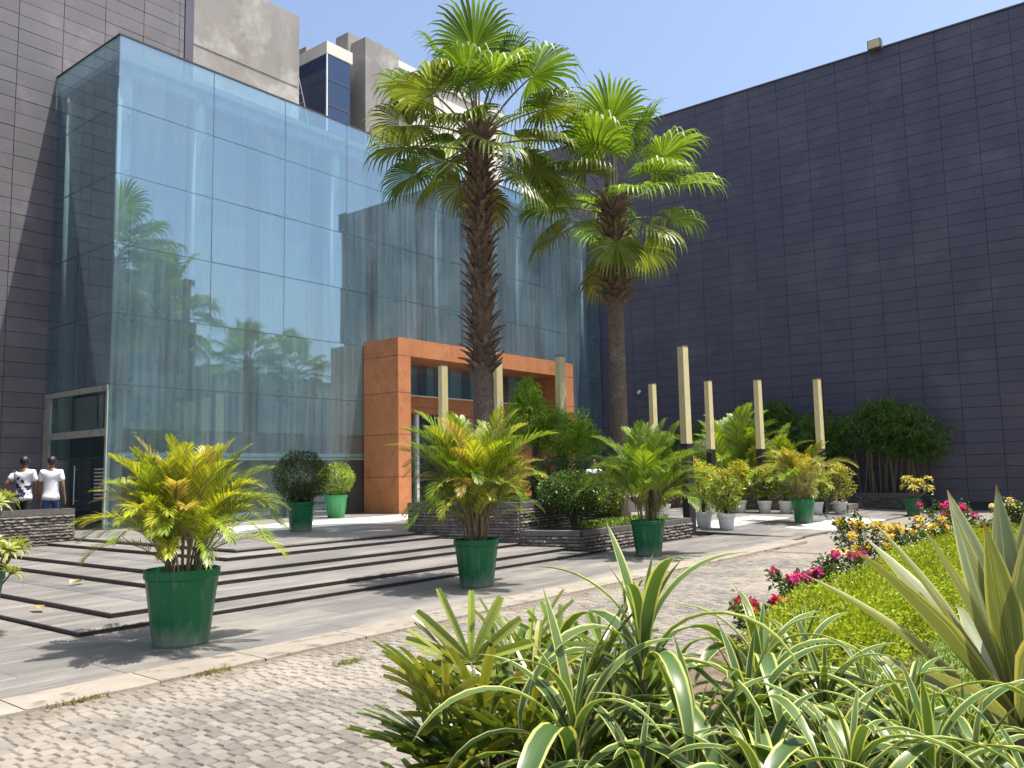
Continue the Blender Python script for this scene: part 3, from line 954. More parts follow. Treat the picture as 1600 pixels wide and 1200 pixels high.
def planter(name, label, poly, z0, z1, cap=.10, faces=(0,), soil=None, capw=.30, coremat=None):
    """hollow planter: stone skins on the listed sides, coping slabs round the rim, soil inside"""
    cx = sum(p[0] for p in poly) / len(poly); cy = sum(p[1] for p in poly) / len(poly)
    t = thing(name, label, 'planter', (cx, cy, 0))
    loc = [(p[0] - cx, p[1] - cy) for p in poly]
    n = len(poly)
    mb = MB(); mb.prism(loc, z0 - .05, z1 - cap - .03); mb.build('core', M_cladback, t)
    inner = []
    for i in range(n):
        a = Vector(loc[i]); l = len(loc)
        inner.append(tuple(a * (1 - capw / max(a.length, .5))))
    for i in range(n):
        j = (i + 1) % n
        q = MB()
        o = lambda p, k: (p[0] * (1 + k), p[1] * (1 + k))
        quad = [Vector(loc[i]), Vector(loc[j]), Vector(inner[j]), Vector(inner[i])]
        seg = max(1, int((quad[1] - quad[0]).length / 1.1))
        for s in range(seg):
            f0, f1 = s / seg + .0015, (s + 1) / seg - .0015
            a, b = quad[0].lerp(quad[1], f0), quad[0].lerp(quad[1], f1)
            c, d = quad[3].lerp(quad[2], f1), quad[3].lerp(quad[2], f0)
            out = (quad[0].lerp(quad[1], .5) - quad[3].lerp(quad[2], .5)).normalized() * .022
            q = MB(); q.prism([tuple(a + out), tuple(b + out), tuple(c), tuple(d)], z1 - cap, z1 + sg.uniform(-.002, .002))
            q.build('coping_stone', M_coping, t)
    q = MB(); q.prism([(p[0] * 1.002, p[1] * 1.002) for p in inner], z1 - cap - .1, z1 - .05)
    q.build('soil', M_soil, t)
    for i in faces:
        j = (i + 1) % n
        stone_face(t, poly[i], poly[j], z0, z1 - cap - .003, org=(cx, cy))
    return t
lowp = [(13.73, 9.28), (18.54, 9.36), (18.1, 11.2), (13.40, 10.52)]
planter('low_planter', 'low split-stone planter holding the clipped shrub and a palm', lowp, 0.0, .44, .10, (0, 3))
tallp = [(13.40, 10.53), (17.6, 10.95), (17.0, 14.6), (12.74, 13.02)]
planter('tall_planter', 'taller split-stone planter at the top of the steps, around the thicker palm', tallp, 0.0, 1.0, .12, (0, 3), capw=.28)
leftp = [(4.6, 18.89), (8.44, 18.89), (8.44, 19.35), (4.6, 19.35)]
planter('wall_planter', 'narrow split-stone planter wall in front of the two walking men', leftp, .20, 1.02, .12, (0, 1), capw=.12)
rp = [(28.75, 9.3), (31.2, 9.45), (30.2, 15.5), (27.0, 15.2)]
planter('court_planter', 'dark stone planter behind the row of white pots', rp, 0.02, .78, .10, (0, 3))
mb = MB()
wp = [(31.6, 7.3), (32.95, 7.3), (32.95, 20.0), (31.6, 20.0)]
planter('bamboo_planter', 'long low stone planter of bamboo along the dark clad wall', wp, 0.0, .62, .10, (0, 3), capw=.2)
st = thing('court_step', 'shallow stone step block at the corner of the dark stone planter', 'step', (28.9, 8.75, 0))
mb = MB(); mb.box(0, 1.9, 0, .5, 0, .10); mb.build('lower_block', M_slab, st)
mb = MB(); mb.box(.35, 1.9, .2, .54, .101, .30); mb.build('upper_block', M_stone, st)

# ------------------------------------------------------------------ poles
def pole(x, y, z0, h, label):
    t = thing('banner_pole', label, 'pole', (x, y, z0), -.26, group='cream and black poles of the court')
    q = MB()
    w0, w1 = .105, .10
    def sq(z, w): return [(-w, -w, z), (w, -w, z), (w, w, z), (-w, w, z)]
    for nm, za, zb, mt, wa, wb in (('sleeve', 0, h * .475, M_black, .108, .104), ('shaft', h * .475 + .002, h - .03, M_yellow, .099, .092), ('cap', h - .029, h, M_coping, .097, .097)):
        q = MB(); q.v = sq(za, wa) + sq(zb, wb)
        for f in ((0, 3, 2, 1), (4, 5, 6, 7), (0, 1, 5, 4), (1, 2, 6, 5), (2, 3, 7, 6), (3, 0, 4, 7)): q.face(f)
        q.build(nm, mt, t)
pole(16.54, 15.53, .36, 4.18, 'cream and black pole before the left of the terracotta portal')
pole(16.95, 13.95, .36, 4.18, 'cream and black pole half hidden behind the thicker palm trunk')
pole(17.35, 12.22, .36, 4.17, 'cream and black pole rising behind the feathery green tree')
pole(18.80, 9.52, .02, 4.62, 'tallest cream and black pole, at the end of the low planter')
pole(25.33, 14.02, court_z(14.02) - .02, 4.32, 'cream and black pole directly right of the slimmer palm trunk')
pole(25.86, 12.22, court_z(12.22) - .02, 4.36, 'cream and black pole in front of the arching palm clump')
pole(26.88, 10.93, court_z(10.93) - .02, 4.40, 'cream and black pole on the right edge of the arching palm clump')
pole(28.12, 9.38, court_z(9.38) - .02, 4.44, 'cream and black pole farthest along the row, before the bamboo')

# ------------------------------------------------------------------ fan palms
def fan_frond(elev, seed, pet=1.55, Rb=1.30, nseg=44, droop=1.0):
    """one fan leaf in the plane of its azimuth: x outward, z up"""
    g = random.Random(seed)
    q = MB()
    # petiole, bending down with its own weight
    pts = []; p = Vector((0.10, 0, 0)); e = elev + .25
    for i in range(9):
        pts.append(p.copy())
        e -= (.055 if elev > .2 else .045) * droop
        p = p + Vector((math.cos(e), 0, math.sin(e))) * pet / 8
    q.tube(pts, [.032 - .0022 * i for i in range(9)], 5, mi=1)
    d = Vector((math.cos(e), 0, math.sin(e)))
    s = Vector((0, 1, 0)); n = d.cross(s) * -1
    if n.z < 0 and elev > -.6: n = -n
    o = pts[-1]
    span = R(148)
    roll = g.uniform(-.35, .35)
    s2 = s * math.cos(roll) + n * math.sin(roll); n2 = n * math.cos(roll) - s * math.sin(roll)
    s, n = s2, n2
    cup = g.uniform(.10, .3)
    for k in range(nseg):
        t = (k + .5) / nseg * 2 - 1
        a = t * span
        rad = (d * math.cos(a) + s * math.sin(a) + n * cup * abs(math.sin(a)) ).normalized()
        tan = (s * math.cos(a) - d * math.sin(a)).normalized()
        Ls = Rb * (1.0 - .38 * abs(t) ** 2.2) * g.uniform(.9, 1.06)
        st = [0.02, .18, .40, .58, .74, .88, 1.0]
        split = .55
        P, W, S_, N_ = [], [], [], []
        pos = o.copy(); dirn = rad.copy(); last = 0
        for f in st:
            step = (f - last) * Ls; last = f
            if f > .4:
                # free tips hang
                fall = droop * (.55 if f < .8 else 1.5) * g.uniform(.5, 1.35) * (f - .33) * 1.5
                dirn = (dirn + Vector((0, 0, -1)) * fall).normalized()
            pos = pos + dirn * step
            w = 2 * span / nseg * (f * Ls) * 1.0 if f <= split else 2 * span / nseg * split * Ls * max(.04, (1 - f) / (1 - split)) ** .8
            P.append(pos.copy()); W.append(max(w, .004)); S_.append(tan); N_.append(n)
        u = g.random()
        b = len(q.uv)
        q.ribbon(P, W, S_, N_, fold=.30)
        for fi in range(b, len(q.uv)):
            q.uv[fi] = [(u, vv[1]) for vv in q.uv[fi]]
    return q.mesh('frond', [M_leaf, M_stem])

FAN = {}
def fan(elev_i, var, dead=False):
    key = (elev_i, var)
    if key not in FAN:
        FAN[key] = fan_frond(R(elev_i), elev_i * 7 + var * 131 + 5, droop=1.0 if elev_i < 55 else .55)
    return FAN[key]

def boot_mesh(seed):
    g = random.Random(seed); q = MB()
    # a broken-off leaf base: a wedge that leans out from the trunk, split at its end
    w = .085
    prof = [(0, 0, w, .03), (.045, .10, w * .8, .026), (.10, .19, w * .55, .02), (.15 + g.uniform(0, .06), .26 + g.uniform(-.03, .04), w * .34, .012)]
    for (xx, zz, ww, tt) in prof:
        jw = g.uniform(-.012, .012)
        q.v += [(xx, -ww + jw, zz), (xx, ww + jw, zz), (xx + tt, ww * .8 + jw, zz - tt), (xx + tt, -ww * .8 + jw, zz - tt)]
    for i in range(3):
        a = i * 4
        for j in range(4):
            k = (j + 1) % 4
            q.face((a + j, a + k, a + 4 + k, a + 4 + j))
    q.face((3, 2, 1, 0)); q.face((12, 13, 14, 15))
    return q.mesh('leaf_base', M_boot)
BOOTS = [boot_mesh(k) for k in range(6)]

def fan_palm(label, base, axis, prof, boots, fronds, seed, lowskin=True):
    """axis: list of (x,y,z) offsets up the trunk; prof: radii; boots: (z0,z1,count,flare); fronds: list of (elev, azimuth, scale)"""
    g = random.Random(seed)
    t = thing('fan_palm', label, 'palm tree', base)
    ax = [Vector(a) for a in axis]
    def along(z):
        for i in range(len(ax) - 1):
            if ax[i].z <= z <= ax[i + 1].z:
                f = (z - ax[i].z) / (ax[i + 1].z - ax[i].z)
                return ax[i].lerp(ax[i + 1], f), prof[i] + (prof[i + 1] - prof[i]) * f
        return ax[-1], prof[-1]
    H = ax[-1].z
    q = MB(); n = 20; K = 70
    for i in range(K + 1):
        z = H * i / K
        c, r_ = along(z)
        for j in range(n):
            th = 2 * math.pi * j / n
            rr = r_ * (1 + .07 * mnoise.noise(Vector((math.cos(th) * 2.2, math.sin(th) * 2.2, z * 3.1 + seed))) + .035 * mnoise.noise(Vector((math.cos(th) * 7, math.sin(th) * 7, z * 14))))
            q.v.append((c.x + rr * math.cos(th), c.y + rr * math.sin(th), z))
    for i in range(K):
        for j in range(n):
            k = (j + 1) % n
            q.face((i * n + j, i * n + k, (i + 1) * n + k, (i + 1) * n + j))
    q.face([K * n + j for j in range(n)])
    q.build('trunk', M_bark, t, smooth=True)
    for (z0, z1, cnt, fl) in boots:
        ga = 2.399963
        for i in range(cnt):
            z = z0 + (z1 - z0) * i / cnt
            c, r_ = along(z)
            th = i * ga + g.uniform(-.15, .15)
            sc = g.uniform(.8, 1.25)
            lean = g.uniform(-.1, .25) + fl
            link('leaf_base', g.choice(BOOTS), t, (c.x + math.cos(th) * r_ * .93, c.y + math.sin(th) * r_ * .93, z), (0, lean, th), (sc * g.uniform(.8, 1.3), sc, sc * g.uniform(.8, 1.1)))
    top = ax[-1]
    for (el, az, sc, cl) in fronds:
        zz = top.z - .1 - (0 if el > 40 else .30 if el > 0 else .55) + g.uniform(-.1, .1)
        link('frond', fan(el, g.randrange(2)), t, (top.x, top.y, zz), (g.uniform(-.08, .08), g.uniform(-.06, .06), az), (sc, sc, sc), cl)
    return t
GREEN = (.150, .245, .022); DGREEN = (.105, .190, .020); OLIVE = (.16, .205, .028); STRAW = (.24, .225, .045)
def crown(seed, spec):
    g = random.Random(seed); out = []
    for el, cnt, cols, s0 in spec:
        ph = g.uniform(0, 6.28)
        for k in range(cnt):
            out.append((el, ph + 2 * math.pi * k / cnt + g.uniform(-.25, .25), s0 * g.uniform(.9, 1.08), g.choice(cols)))
    return out
fr1 = crown(4, [(80, 2, [GREEN], 1.0), (60, 4, [GREEN, DGREEN], 1.0), (40, 5, [GREEN, DGREEN], 1.05), (20, 6, [GREEN, OLIVE], 1.05), (0, 5, [DGREEN, OLIVE], .98), (-20, 4, [OLIVE, DGREEN], .92), (-40, 3, [OLIVE, STRAW], .85)])
fan_palm('taller fan palm with a thick shaggy trunk in the taller planter', (14.68, 12.5, .6),
         [(0, 0, 0), (-.05, -.03, 3.3), (-.25, -.18, 6.4), (-.42, -.30, 8.6), (-.46, -.33, 9.1)], [.25, .235, .205, .205, .20],
         [(3.3, 4.3, 46, .35), (4.3, 6.9, 110, .05), (6.9, 8.95, 110, .18)], fr1, 31)
fr2 = crown(9, [(80, 2, [GREEN], .98), (60, 4, [GREEN], .96), (40, 4, [GREEN], 1.0), (20, 5, [GREEN, OLIVE], 1.02), (0, 4, [GREEN, OLIVE], .95), (-20, 3, [OLIVE], .9), (-40, 2, [STRAW, OLIVE], .85)])
fan_palm('slimmer fan palm with a smooth lower trunk beside the dark clad wall', (17.45, 10.60, .38),
         [(0, 0, 0), (-.02, -.02, 3.0), (-.06, -.05, 5.2), (-.10, -.08, 5.65), (-.13, -.1, 6.5), (-.2, -.2, 8.0)], [.225, .205, .19, .29, .20, .20],
         [(5.25, 5.9, 36, .55), (5.9, 7.9, 96, .15)], fr2, 57)

# ------------------------------------------------------------------ feather palms in pots
def areca_frond(e0, e1, L_, seed, npair=42, lmax=.255):
    g = random.Random(seed); q = MB()
    pts = []; dirs = []; p = Vector((0, 0, 0)); K = 14
    side_sway = g.uniform(-.25, .25)
    for i in range(K + 1):
        t = i / K
        e = e0 + (e1 - e0) * t ** 1.6
        yaw = side_sway * t
        d = Vector((math.cos(e) * math.cos(yaw), math.cos(e) * math.sin(yaw), math.sin(e)))
        pts.append(p.copy()); dirs.append(d); p = p + d * L_ / K
    q.tube(pts, [.010 - .0007 * i if i < 12 else .0016 for i in range(K + 1)], 4, mi=1, u=.5)
    for k in range(npair):
        t = .24 + .76 * (k + .5) / npair
        f = t * K; i = min(int(f), K - 1); fr = f - i
        o = pts[i].lerp(pts[i + 1], fr); d = dirs[i].lerp(dirs[min(i + 1, K)], fr).normalized()
        s = d.cross(Vector((0, 0, 1)))
        s = s.normalized() if s.length > .1 else Vector((0, -1, 0))
        n = s.cross(d).normalized()
        prof = math.sin(math.pi * min(1, max(0, (t - .16) / .90)) ** .8) ** .7
        l = lmax * max(.28, prof) * g.uniform(.85, 1.1)
        a = R(62 - 36 * (t - .24) / .76)
        for sg_ in (-1, 1):
            v = R(g.uniform(18, 42))
            ld = (d * math.cos(a) + (s * sg_ * math.cos(v) + n * math.sin(v)) * math.sin(a)).normalized()
            w = .0125 * g.uniform(.8, 1.2)
            c = ld.cross(n).normalized()
            b = len(q.v)
            m1 = o + ld * l * .35; m2 = o + ld * l * .72 - Vector((0, 0, l * .06)); tp = o + ld * l - Vector((0, 0, l * g.uniform(.12, .26)))
            q.v += [tuple(o), tuple(m1 - c * w * .5), tuple(m1 + c * w * .5), tuple(m2 - c * w * .4), tuple(m2 + c * w * .4), tuple(tp)]
            u = g.random()
            q.face((b, b + 2, b + 1), [(u, t)] * 3); q.face((b + 1, b + 2, b + 4, b + 3), [(u, t)] * 4); q.face((b + 3, b + 4, b + 5), [(u, t)] * 3)
    return q.mesh('frond', [M_leaf, M_cane])
ARE = []
for k, (a, b) in enumerate(((88, 45), (84, 30), (78, 10), (72, -5), (66, -20), (58, -35), (48, -50), (36, -55))):
    for v in range(2):
        ARE.append((a, areca_frond(R(a), R(b), 1.0, 100 + k * 3 + v)))
AY = (.38, .40, .028); AG = (.20, .29, .022); ADG = (.11, .19, .02); AB = (.38, .30, .07)

def pot_mesh(rt, rb, h, mat, n=28, rim=.035, flute=.022):
    q = MB()
    q.lathe([(rb * .96, 0), (rb, .02), (rt * .955, h - .09), (rt * .965, h - .085)], n, flute=flute)
    q.lathe([(rt * .965, h - .086), (rt * 1.0, h - .075), (rt * 1.0, h - .012), (rt * .985, h), (rt * .93, h), (rt * .92, h - .10)], n, cap_bot=False)
    return q.mesh('pot', mat)
POTG = pot_mesh(.335, .245, .68, M_pot, 28)
POTL = pot_mesh(.335, .245, .66, M_potl, 28)
def soil_disc(r_, z):
    q = MB(); q.lathe([(r_, z), (r_ * .5, z + .015), (.01, z + .02)], 16, cap_bot=False, cap_top=True)
    return q.mesh('soil', M_soil)
SOILG = soil_disc(.312, .60)

def potted_areca(label, loc, ps, width, height, count, seed, cols, potmesh=None, rz=0.0):
    """ps: pot scale; width, height of the foliage above the rim, metres"""
    g = random.Random(seed)
    t = thing('potted_palm', label, 'potted palm', loc, rz)
    link('pot', potmesh or POTG, t, (0, 0, 0), (0, 0, g.uniform(0, 6)), (ps, ps, ps))
    link('soil', SOILG, t, (0, 0, 0), (0, 0, 0), (ps, ps, ps))
    zs = .60 * ps
    areca_clump(t, zs, .17 * ps, width, height, count, g, cols)
    return t

def areca_clump(t, zs, rad, width, height, count, g, cols):
    ncane = max(7, count // 5)
    canes = []
    for k in range(ncane):
        a = g.uniform(0, 6.28); r_ = rad * math.sqrt(g.random())
        hh = height * g.uniform(.16, .42)
        ln = g.uniform(.05, .22)
        p0 = Vector((math.cos(a) * r_, math.sin(a) * r_, zs)); p1 = p0 + Vector((math.cos(a) * ln * hh, math.sin(a) * ln * hh, hh))
        q = MB(); q.tube([p0, p0.lerp(p1, .5) + Vector((0, 0, .01)), p1], [.013, .011, .009], 6)
        q.build('cane', M_cane, t); canes.append((p1, a))
    for k in range(count):
        p1, a = canes[k % ncane]
        i = g.randrange(len(ARE)) if g.random() > .25 else g.randrange(6)
        ang, me = ARE[i]
        az = a + g.uniform(-1.3, 1.3)
        # reach so that upright fronds meet the height and low ones the width
        if ang >= 72: sc = (height * g.uniform(.68, 1.0) - (p1.z - zs)) / .86
        else: sc = width * .5 * g.uniform(.8, 1.18) / .80
        sc = max(.35, sc)
        base = p1 - Vector((0, 0, g.uniform(0, .6) * (p1.z - zs)))
        w = g.random()
        c = cols[0] if w < .4 else cols[1] if w < .72 else cols[2] if w < .93 else cols[3]
        if ang < 50 and g.random() < .5: c = cols[2]
        link('frond', me, t, base, (g.uniform(-.15, .15), g.uniform(-.12, .12), az), (sc, sc * g.uniform(.8, 1.0), sc), c)

potted_areca('yellowing feather palm in a green pot at the corner of the steps', (4.53, 7.78, .01), 1.06, 1.48, 1.36, 120, 1, (AY, (.30, .34, .028), AG, AB))
potted_areca('full yellow-green feather palm in a green pot in front of the steps', (9.15, 7.98, .01), .97, 1.58, 1.98, 150, 2, ((.32, .36, .028), AG, (.14, .22, .02), AB))
potted_areca('fresh green feather palm in a green pot beside the low planter', (13.96, 7.93, .01), .97, 1.95, 1.90, 105, 3, (AG, (.16, .26, .024), ADG, (.40, .38, .04)))
potted_areca('bronzed feather palm in a green pot on white marble in the court', (23.45, 8.40, court_z(8.4)), .97, 2.2, 1.65, 70, 4, ((.38, .34, .05), AG, (.26, .25, .05), AB))
for k, (x, y, w, h, lab) in enumerate(((27.9, 12.5, 3.0, 3.3, 'tall clump of arching palms rising from the dark stone planter'), (29.2, 11.9, 2.4, 2.7, 'smaller arching palm with orange-tipped fronds in the dark stone planter'))):
    t = thing('feather_palm', lab, 'palm', (x, y, .60))
    areca_clump(t, 0, .45, w, h, 64, random.Random(70 + k), (AG, (.20, .30, .024), (.11, .19, .02), (.44, .30, .05) if k else AY))

# ------------------------------------------------------------------ shrubs
def shrub(name, label, cat, loc, parts, color, stem=None, group=None, mat=None, leaf=(.05, .03), pot=None, soilmesh=None, potscale=1.0, inner=True, trunk=.02):
    """parts: list of (centre, radii, count, colour or None, lumps)"""
    t = thing(name, label, cat, loc, 0, group)
    if pot is not None: link('pot', pot, t, (0, 0, 0), (0, 0, rnd.uniform(0, 6)), (potscale,) * 3)
    if soilmesh is not None: link('soil', soilmesh, t, (0, 0, 0), (0, 0, 0), (potscale,) * 3)
    if stem:
        z0, z1, nb, spread = stem
        q = MB()
        for k in range(nb):
            a = 2 * math.pi * k / nb + rnd.uniform(-.4, .4); s = spread * rnd.uniform(.5, 1)
            q.tube([(math.cos(a) * .02, math.sin(a) * .02, z0), (math.cos(a) * s * .35, math.sin(a) * s * .35, z0 + (z1 - z0) * .5), (math.cos(a) * s, math.sin(a) * s, z1)], [trunk, trunk * .75, trunk * .4], 6)
        q.build('stem', M_wood, t)
    for i, (c, r_, n, col, lm) in enumerate(parts):
        P, D = blob(n, c, r_, .42, lm, 2.4, rnd.uniform(0, 50))
        me = cloud_mesh('foliage', P, D, leaf[0], leaf[1], mat or M_glossy)
        link('foliage', me, t, (0, 0, 0), color=col or color)
    return t

# clipped and loose shrubs on the platform
shrub('potted_shrub', 'dark clipped globe shrub in a green pot on the platform', 'potted shrub', (11.92, 15.6, PZ),
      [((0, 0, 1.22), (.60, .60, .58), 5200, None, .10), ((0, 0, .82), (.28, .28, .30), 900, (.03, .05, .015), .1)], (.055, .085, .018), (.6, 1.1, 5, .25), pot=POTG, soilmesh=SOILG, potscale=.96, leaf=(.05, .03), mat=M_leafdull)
shrub('potted_shrub', 'small pale variegated shrub in a bright green pot near the portal', 'potted shrub', (16.2, 19.55, PZ),
      [((0, 0, 1.12), (.50, .50, .46), 1700, None, .14)], (.26, .34, .07), (.6, 1.1, 5, .25), pot=POTL, soilmesh=SOILG, potscale=1.0, leaf=(.085, .06), mat=M_leaf)
shrub('potted_shrub', 'small-leaved globe shrub half hidden behind the yellowing feather palm', 'potted shrub', (9.9, 16.75, PZ),
      [((0, 0, 1.05), (.55, .55, .48), 2600, None, .1)], (.13, .17, .04), (.6, 1.0, 5, .2), pot=POTG, soilmesh=SOILG, potscale=.96, leaf=(.06, .04), mat=M_leaf)
# planter planting
shrub('clipped_shrub', 'dark glossy clipped shrub on bare stems in the low planter', 'shrub', (14.55, 10.0, .39),
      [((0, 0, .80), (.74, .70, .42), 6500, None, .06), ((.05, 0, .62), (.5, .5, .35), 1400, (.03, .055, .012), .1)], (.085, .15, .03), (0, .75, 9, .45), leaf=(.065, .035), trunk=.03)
shrub('hedge_shrub', 'dark rounded hedge shrub behind the clipped shrub', 'shrub', (15.85, 11.35, .9),
      [((0, 0, .55), (.78, .62, .50), 4200, None, .1)], (.07, .125, .028), (0, .5, 6, .3), leaf=(.06, .034))
shrub('dry_shrub', 'brownish olive clipped shrub at the end of the taller planter', 'shrub', (13.70, 12.55, .92),
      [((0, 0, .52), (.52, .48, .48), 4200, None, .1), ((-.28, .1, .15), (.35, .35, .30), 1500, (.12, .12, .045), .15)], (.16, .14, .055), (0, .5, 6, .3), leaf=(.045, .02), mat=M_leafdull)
shrub('yellow_shrub', 'bright yellow-leaved shrub glimpsed behind the slim tree trunk', 'shrub', (16.9, 13.6, .9),
      [((0, 0, .35), (.6, .5, .32), 1300, None, .15)], (.42, .38, .05), (0, .3, 5, .2), leaf=(.08, .05), mat=M_leaf)
shrub('yellow_shrub', 'yellow-green shrub beside the foot of the slimmer palm trunk', 'shrub', (16.75, 10.55, .40),
      [((0, 0, .72), (.45, .42, .52), 1700, None, .15)], (.20, .26, .045), (0, .6, 5, .2), leaf=(.075, .045), mat=M_leaf)
# feathery green tree (thuja-like) behind the planter
t = thing('feathery_tree', 'small feathery bright green tree with a slim bent trunk', 'tree', (16.3, 12.35, .9))
q = MB(); q.tube([(0, .0, 0), (.02, .03, .9), (.15, -.05, 1.4), (.35, -.1, 2.0)], [.06, .05, .045, .02], 8)
q.tube([(.10, -.02, 1.2), (.0, .1, 1.9), (.05, .15, 2.6)], [.035, .025, .012], 6); q.build('trunk', M_wood, t)
cl = []
for (c, r_, n) in (((.05, .1, 1.95), (.62, .62, .62), 4200), ((.75, -.35, 1.62), (.85, .8, .55), 5200), ((1.25, -.6, 1.35), (.55, .55, .45), 2400), ((.0, .15, 2.55), (.28, .28, .45), 1300)):
    P, D = blob(n, c, r_, .55, .30, 2.8, rnd.uniform(0, 50)); D[:, 2] += .5
    cl.append((P, D))
P = np.concatenate([c[0] for c in cl]); D = np.concatenate([c[1] for c in cl])
link('crown', cloud_mesh('crown', P, D, .10, .026, M_leaf), t, color=(.20, .34, .03))
# low creeping cover in the low planter
P = np.stack([nrng.uniform(14.9, 17.9, 2600), nrng.uniform(9.55, 10.35, 2600), nrng.uniform(.38, .52, 2600)], 1)
D = nrng.normal(size=(2600, 3)); D[:, 2] = abs(D[:, 2]) + .3
tag(link('ground_cover', cloud_mesh('ground_cover', P, D, .07, .035, M_leaf), color=(.14, .22, .03)), 'low leafy green ground cover around the foot of the slimmer palm', 'ground cover', kind='stuff')

# white pots with yellow-green shrubs
q = MB()
q.lathe([(.155, 0), (.165, .015), (.205, .30)], 24)
q.lathe([(.205, .299), (.228, .305), (.232, .385), (.222, .40), (.205, .40), (.20, .35)], 24, cap_bot=False)
POTW = q.mesh('pot', M_potw, True)
SOILW = soil_disc(.20, .345)
CR = (.40, .40, .04); CG = (.24, .30, .04); CD = (.16, .22, .035)
wl = [((20.05, 9.75), 1.05, CG, 'bushy yellow-green shrub in a white pot close behind the tallest pole'),
      ((19.85, 9.05), .95, CG, 'compact green shrub in a white pot at the step edge'),
      ((20.75, 10.45), 1.25, CR, 'tall yellow shrub in a white pot behind the two step-edge pots'),
      ((19.45, 10.75), .95, CD, 'green shrub in a white pot beside the low planter end'),
      ((22.6, 12.3), 1.1, CR, 'yellow shrub in a white pot half hidden by the fresh green feather palm'),
      ((25.0, 11.95), 1.0, CG, 'yellow-green shrub in a white pot near the arching palm clump'),
      ((26.2, 11.45), 1.15, CR, 'golden shrub in a white pot left of the row against the dark planter'),
      ((26.55, 10.75), .95, CD, 'small green shrub in a white pot within the row against the dark planter'),
      ((26.9, 10.20), 1.15, CG, 'round shrub in a white pot in the middle of the row against the dark planter'),
      ((27.25, 9.75), 1.0, CR, 'yellow shrub in a white pot just left of the bronzed feather palm'),
      ((27.0, 9.25), .95, CG, 'leafy shrub in a white pot directly behind the bronzed feather palm'),
      ((27.75, 8.75), 1.1, (.26, .28, .05), 'spreading pale shrub in a white pot at the end of the row')]
for k, ((x, y), h, col, lab) in enumerate(wl):
    z = court_z(y) if x > 19.1 else .012
    shrub('potted_shrub', lab, 'potted shrub', (x, y, z),
          [((rnd.uniform(-.05, .05), rnd.uniform(-.05, .05), .42 + h * .55), (.36 + .1 * rnd.random(), .36 + .1 * rnd.random(), h * .48), 1250, col, .25),
           ((rnd.uniform(-.1, .1), 0, .42 + h * .95), (.26, .26, .16), 260, (.42, .38, .05), .3)],
          col, (.35, .42 + h * .7, 5, .18), group='shrubs in white pots around the court', leaf=(.085, .05), pot=POTW, soilmesh=SOILW, mat=M_leaf, trunk=.018)

# croton-like rosettes: yellow variegated plants
def rosette_leaf(L_, W_, e0, e1, seed):
    q = MB(); P, Wd, S_, N_ = [], [], [], []
    p = Vector((0, 0, 0)); K = 6
    for i in range(K + 1):
        t = i / K; e = e0 + (e1 - e0) * t
        d = Vector((math.cos(e), 0, math.sin(e)))
        P.append(p.copy()); Wd.append(W_ * max(.05, math.sin(math.pi * min(.985, .12 + .88 * t)) ** .8)); S_.append(Vector((0, -1, 0))); N_.append(Vector((-math.sin(e), 0, math.cos(e))))
        p = p + d * L_ / K
    q.ribbon(P, Wd, S_, N_, .18)
    return q
def rosette_cloud(centres, nl, L_, W_, g):
    q = MB()
    for c, ax in centres:
        ph = g.uniform(0, 6.28)
        rot = Vector((0, 0, 1)).rotation_difference(Vector(ax).normalized()).to_matrix()
        for k in range(nl):
            f = k / nl
            e0 = R(78 - 60 * f + g.uniform(-8, 8)); e1 = e0 - R(55 + 40 * f)
            r_ = rosette_leaf(L_ * g.uniform(.8, 1.1) * (.7 + .3 * f), W_, e0, e1, 0)
            mz = Matrix.Rotation(ph + k * 2.399963, 3, 'Z')
            b = len(q.v)
            q.v += [tuple(Vector(c) + rot @ (mz @ Vector(v))) for v in r_.v]
            q.f += [tuple(i + b for i in fc) for fc in r_.f]; q.uv += r_.uv; q.mi += r_.mi
    return q
g = random.Random(77)
t = thing('potted_dracaena', 'yellow-striped leafy plant in a green pot at the left of the steps', 'potted plant', (3.35, 9.82, .01))
link('pot', POTG, t); link('soil', SOILG, t)
q = MB(); cent = []
for k in range(24):
    a = g.uniform(0, 6.28); s = g.uniform(.1, .52); h = g.uniform(.95, 1.55) - s * .3
    if k > 15: h = g.uniform(.62, .9); s = g.uniform(.3, .5)
    c = (math.cos(a) * s, math.sin(a) * s, h)
    q.tube([(math.cos(a) * .06, math.sin(a) * .06, .6), (math.cos(a) * s * .7, math.sin(a) * s * .7, h * .75), c], [.014, .012, .009], 5)
    cent.append((c, (math.cos(a) * .5, math.sin(a) * .5, 1)))
q.build('stem', M_stem, t)
rosette_cloud(cent, 22, .22, .035, g).build('foliage', M_drac, t, color=(.22, .26, .05))
t = thing('potted_dracaena', 'small yellow-leaved plant in a green pot by the bamboo planter', 'potted plant', (28.9, 6.85, -.02))
link('pot', POTG, t, (0, 0, 0), (0, 0, 0), (.75, .75, .82)); link('soil', SOILG, t, (0, 0, 0), (0, 0, 0), (.75, .75, .82))
q = MB(); cent = []
for k in range(13):
    a = g.uniform(0, 6.28); s = g.uniform(.05, .55); h = g.uniform(.9, 1.45) - s * .35
    c = (math.cos(a) * s, math.sin(a) * s, h)
    q.tube([(0, 0, .5), (math.cos(a) * s * .5, math.sin(a) * s * .5, h * .75), c], [.014, .012, .009], 5); cent.append((c, (math.cos(a) * .5, math.sin(a) * .5, 1)))
q.build('stem', M_stem, t)
rosette_cloud(cent, 16, .24, .06, g).build('foliage', M_leaf, t, color=(.48, .44, .10))

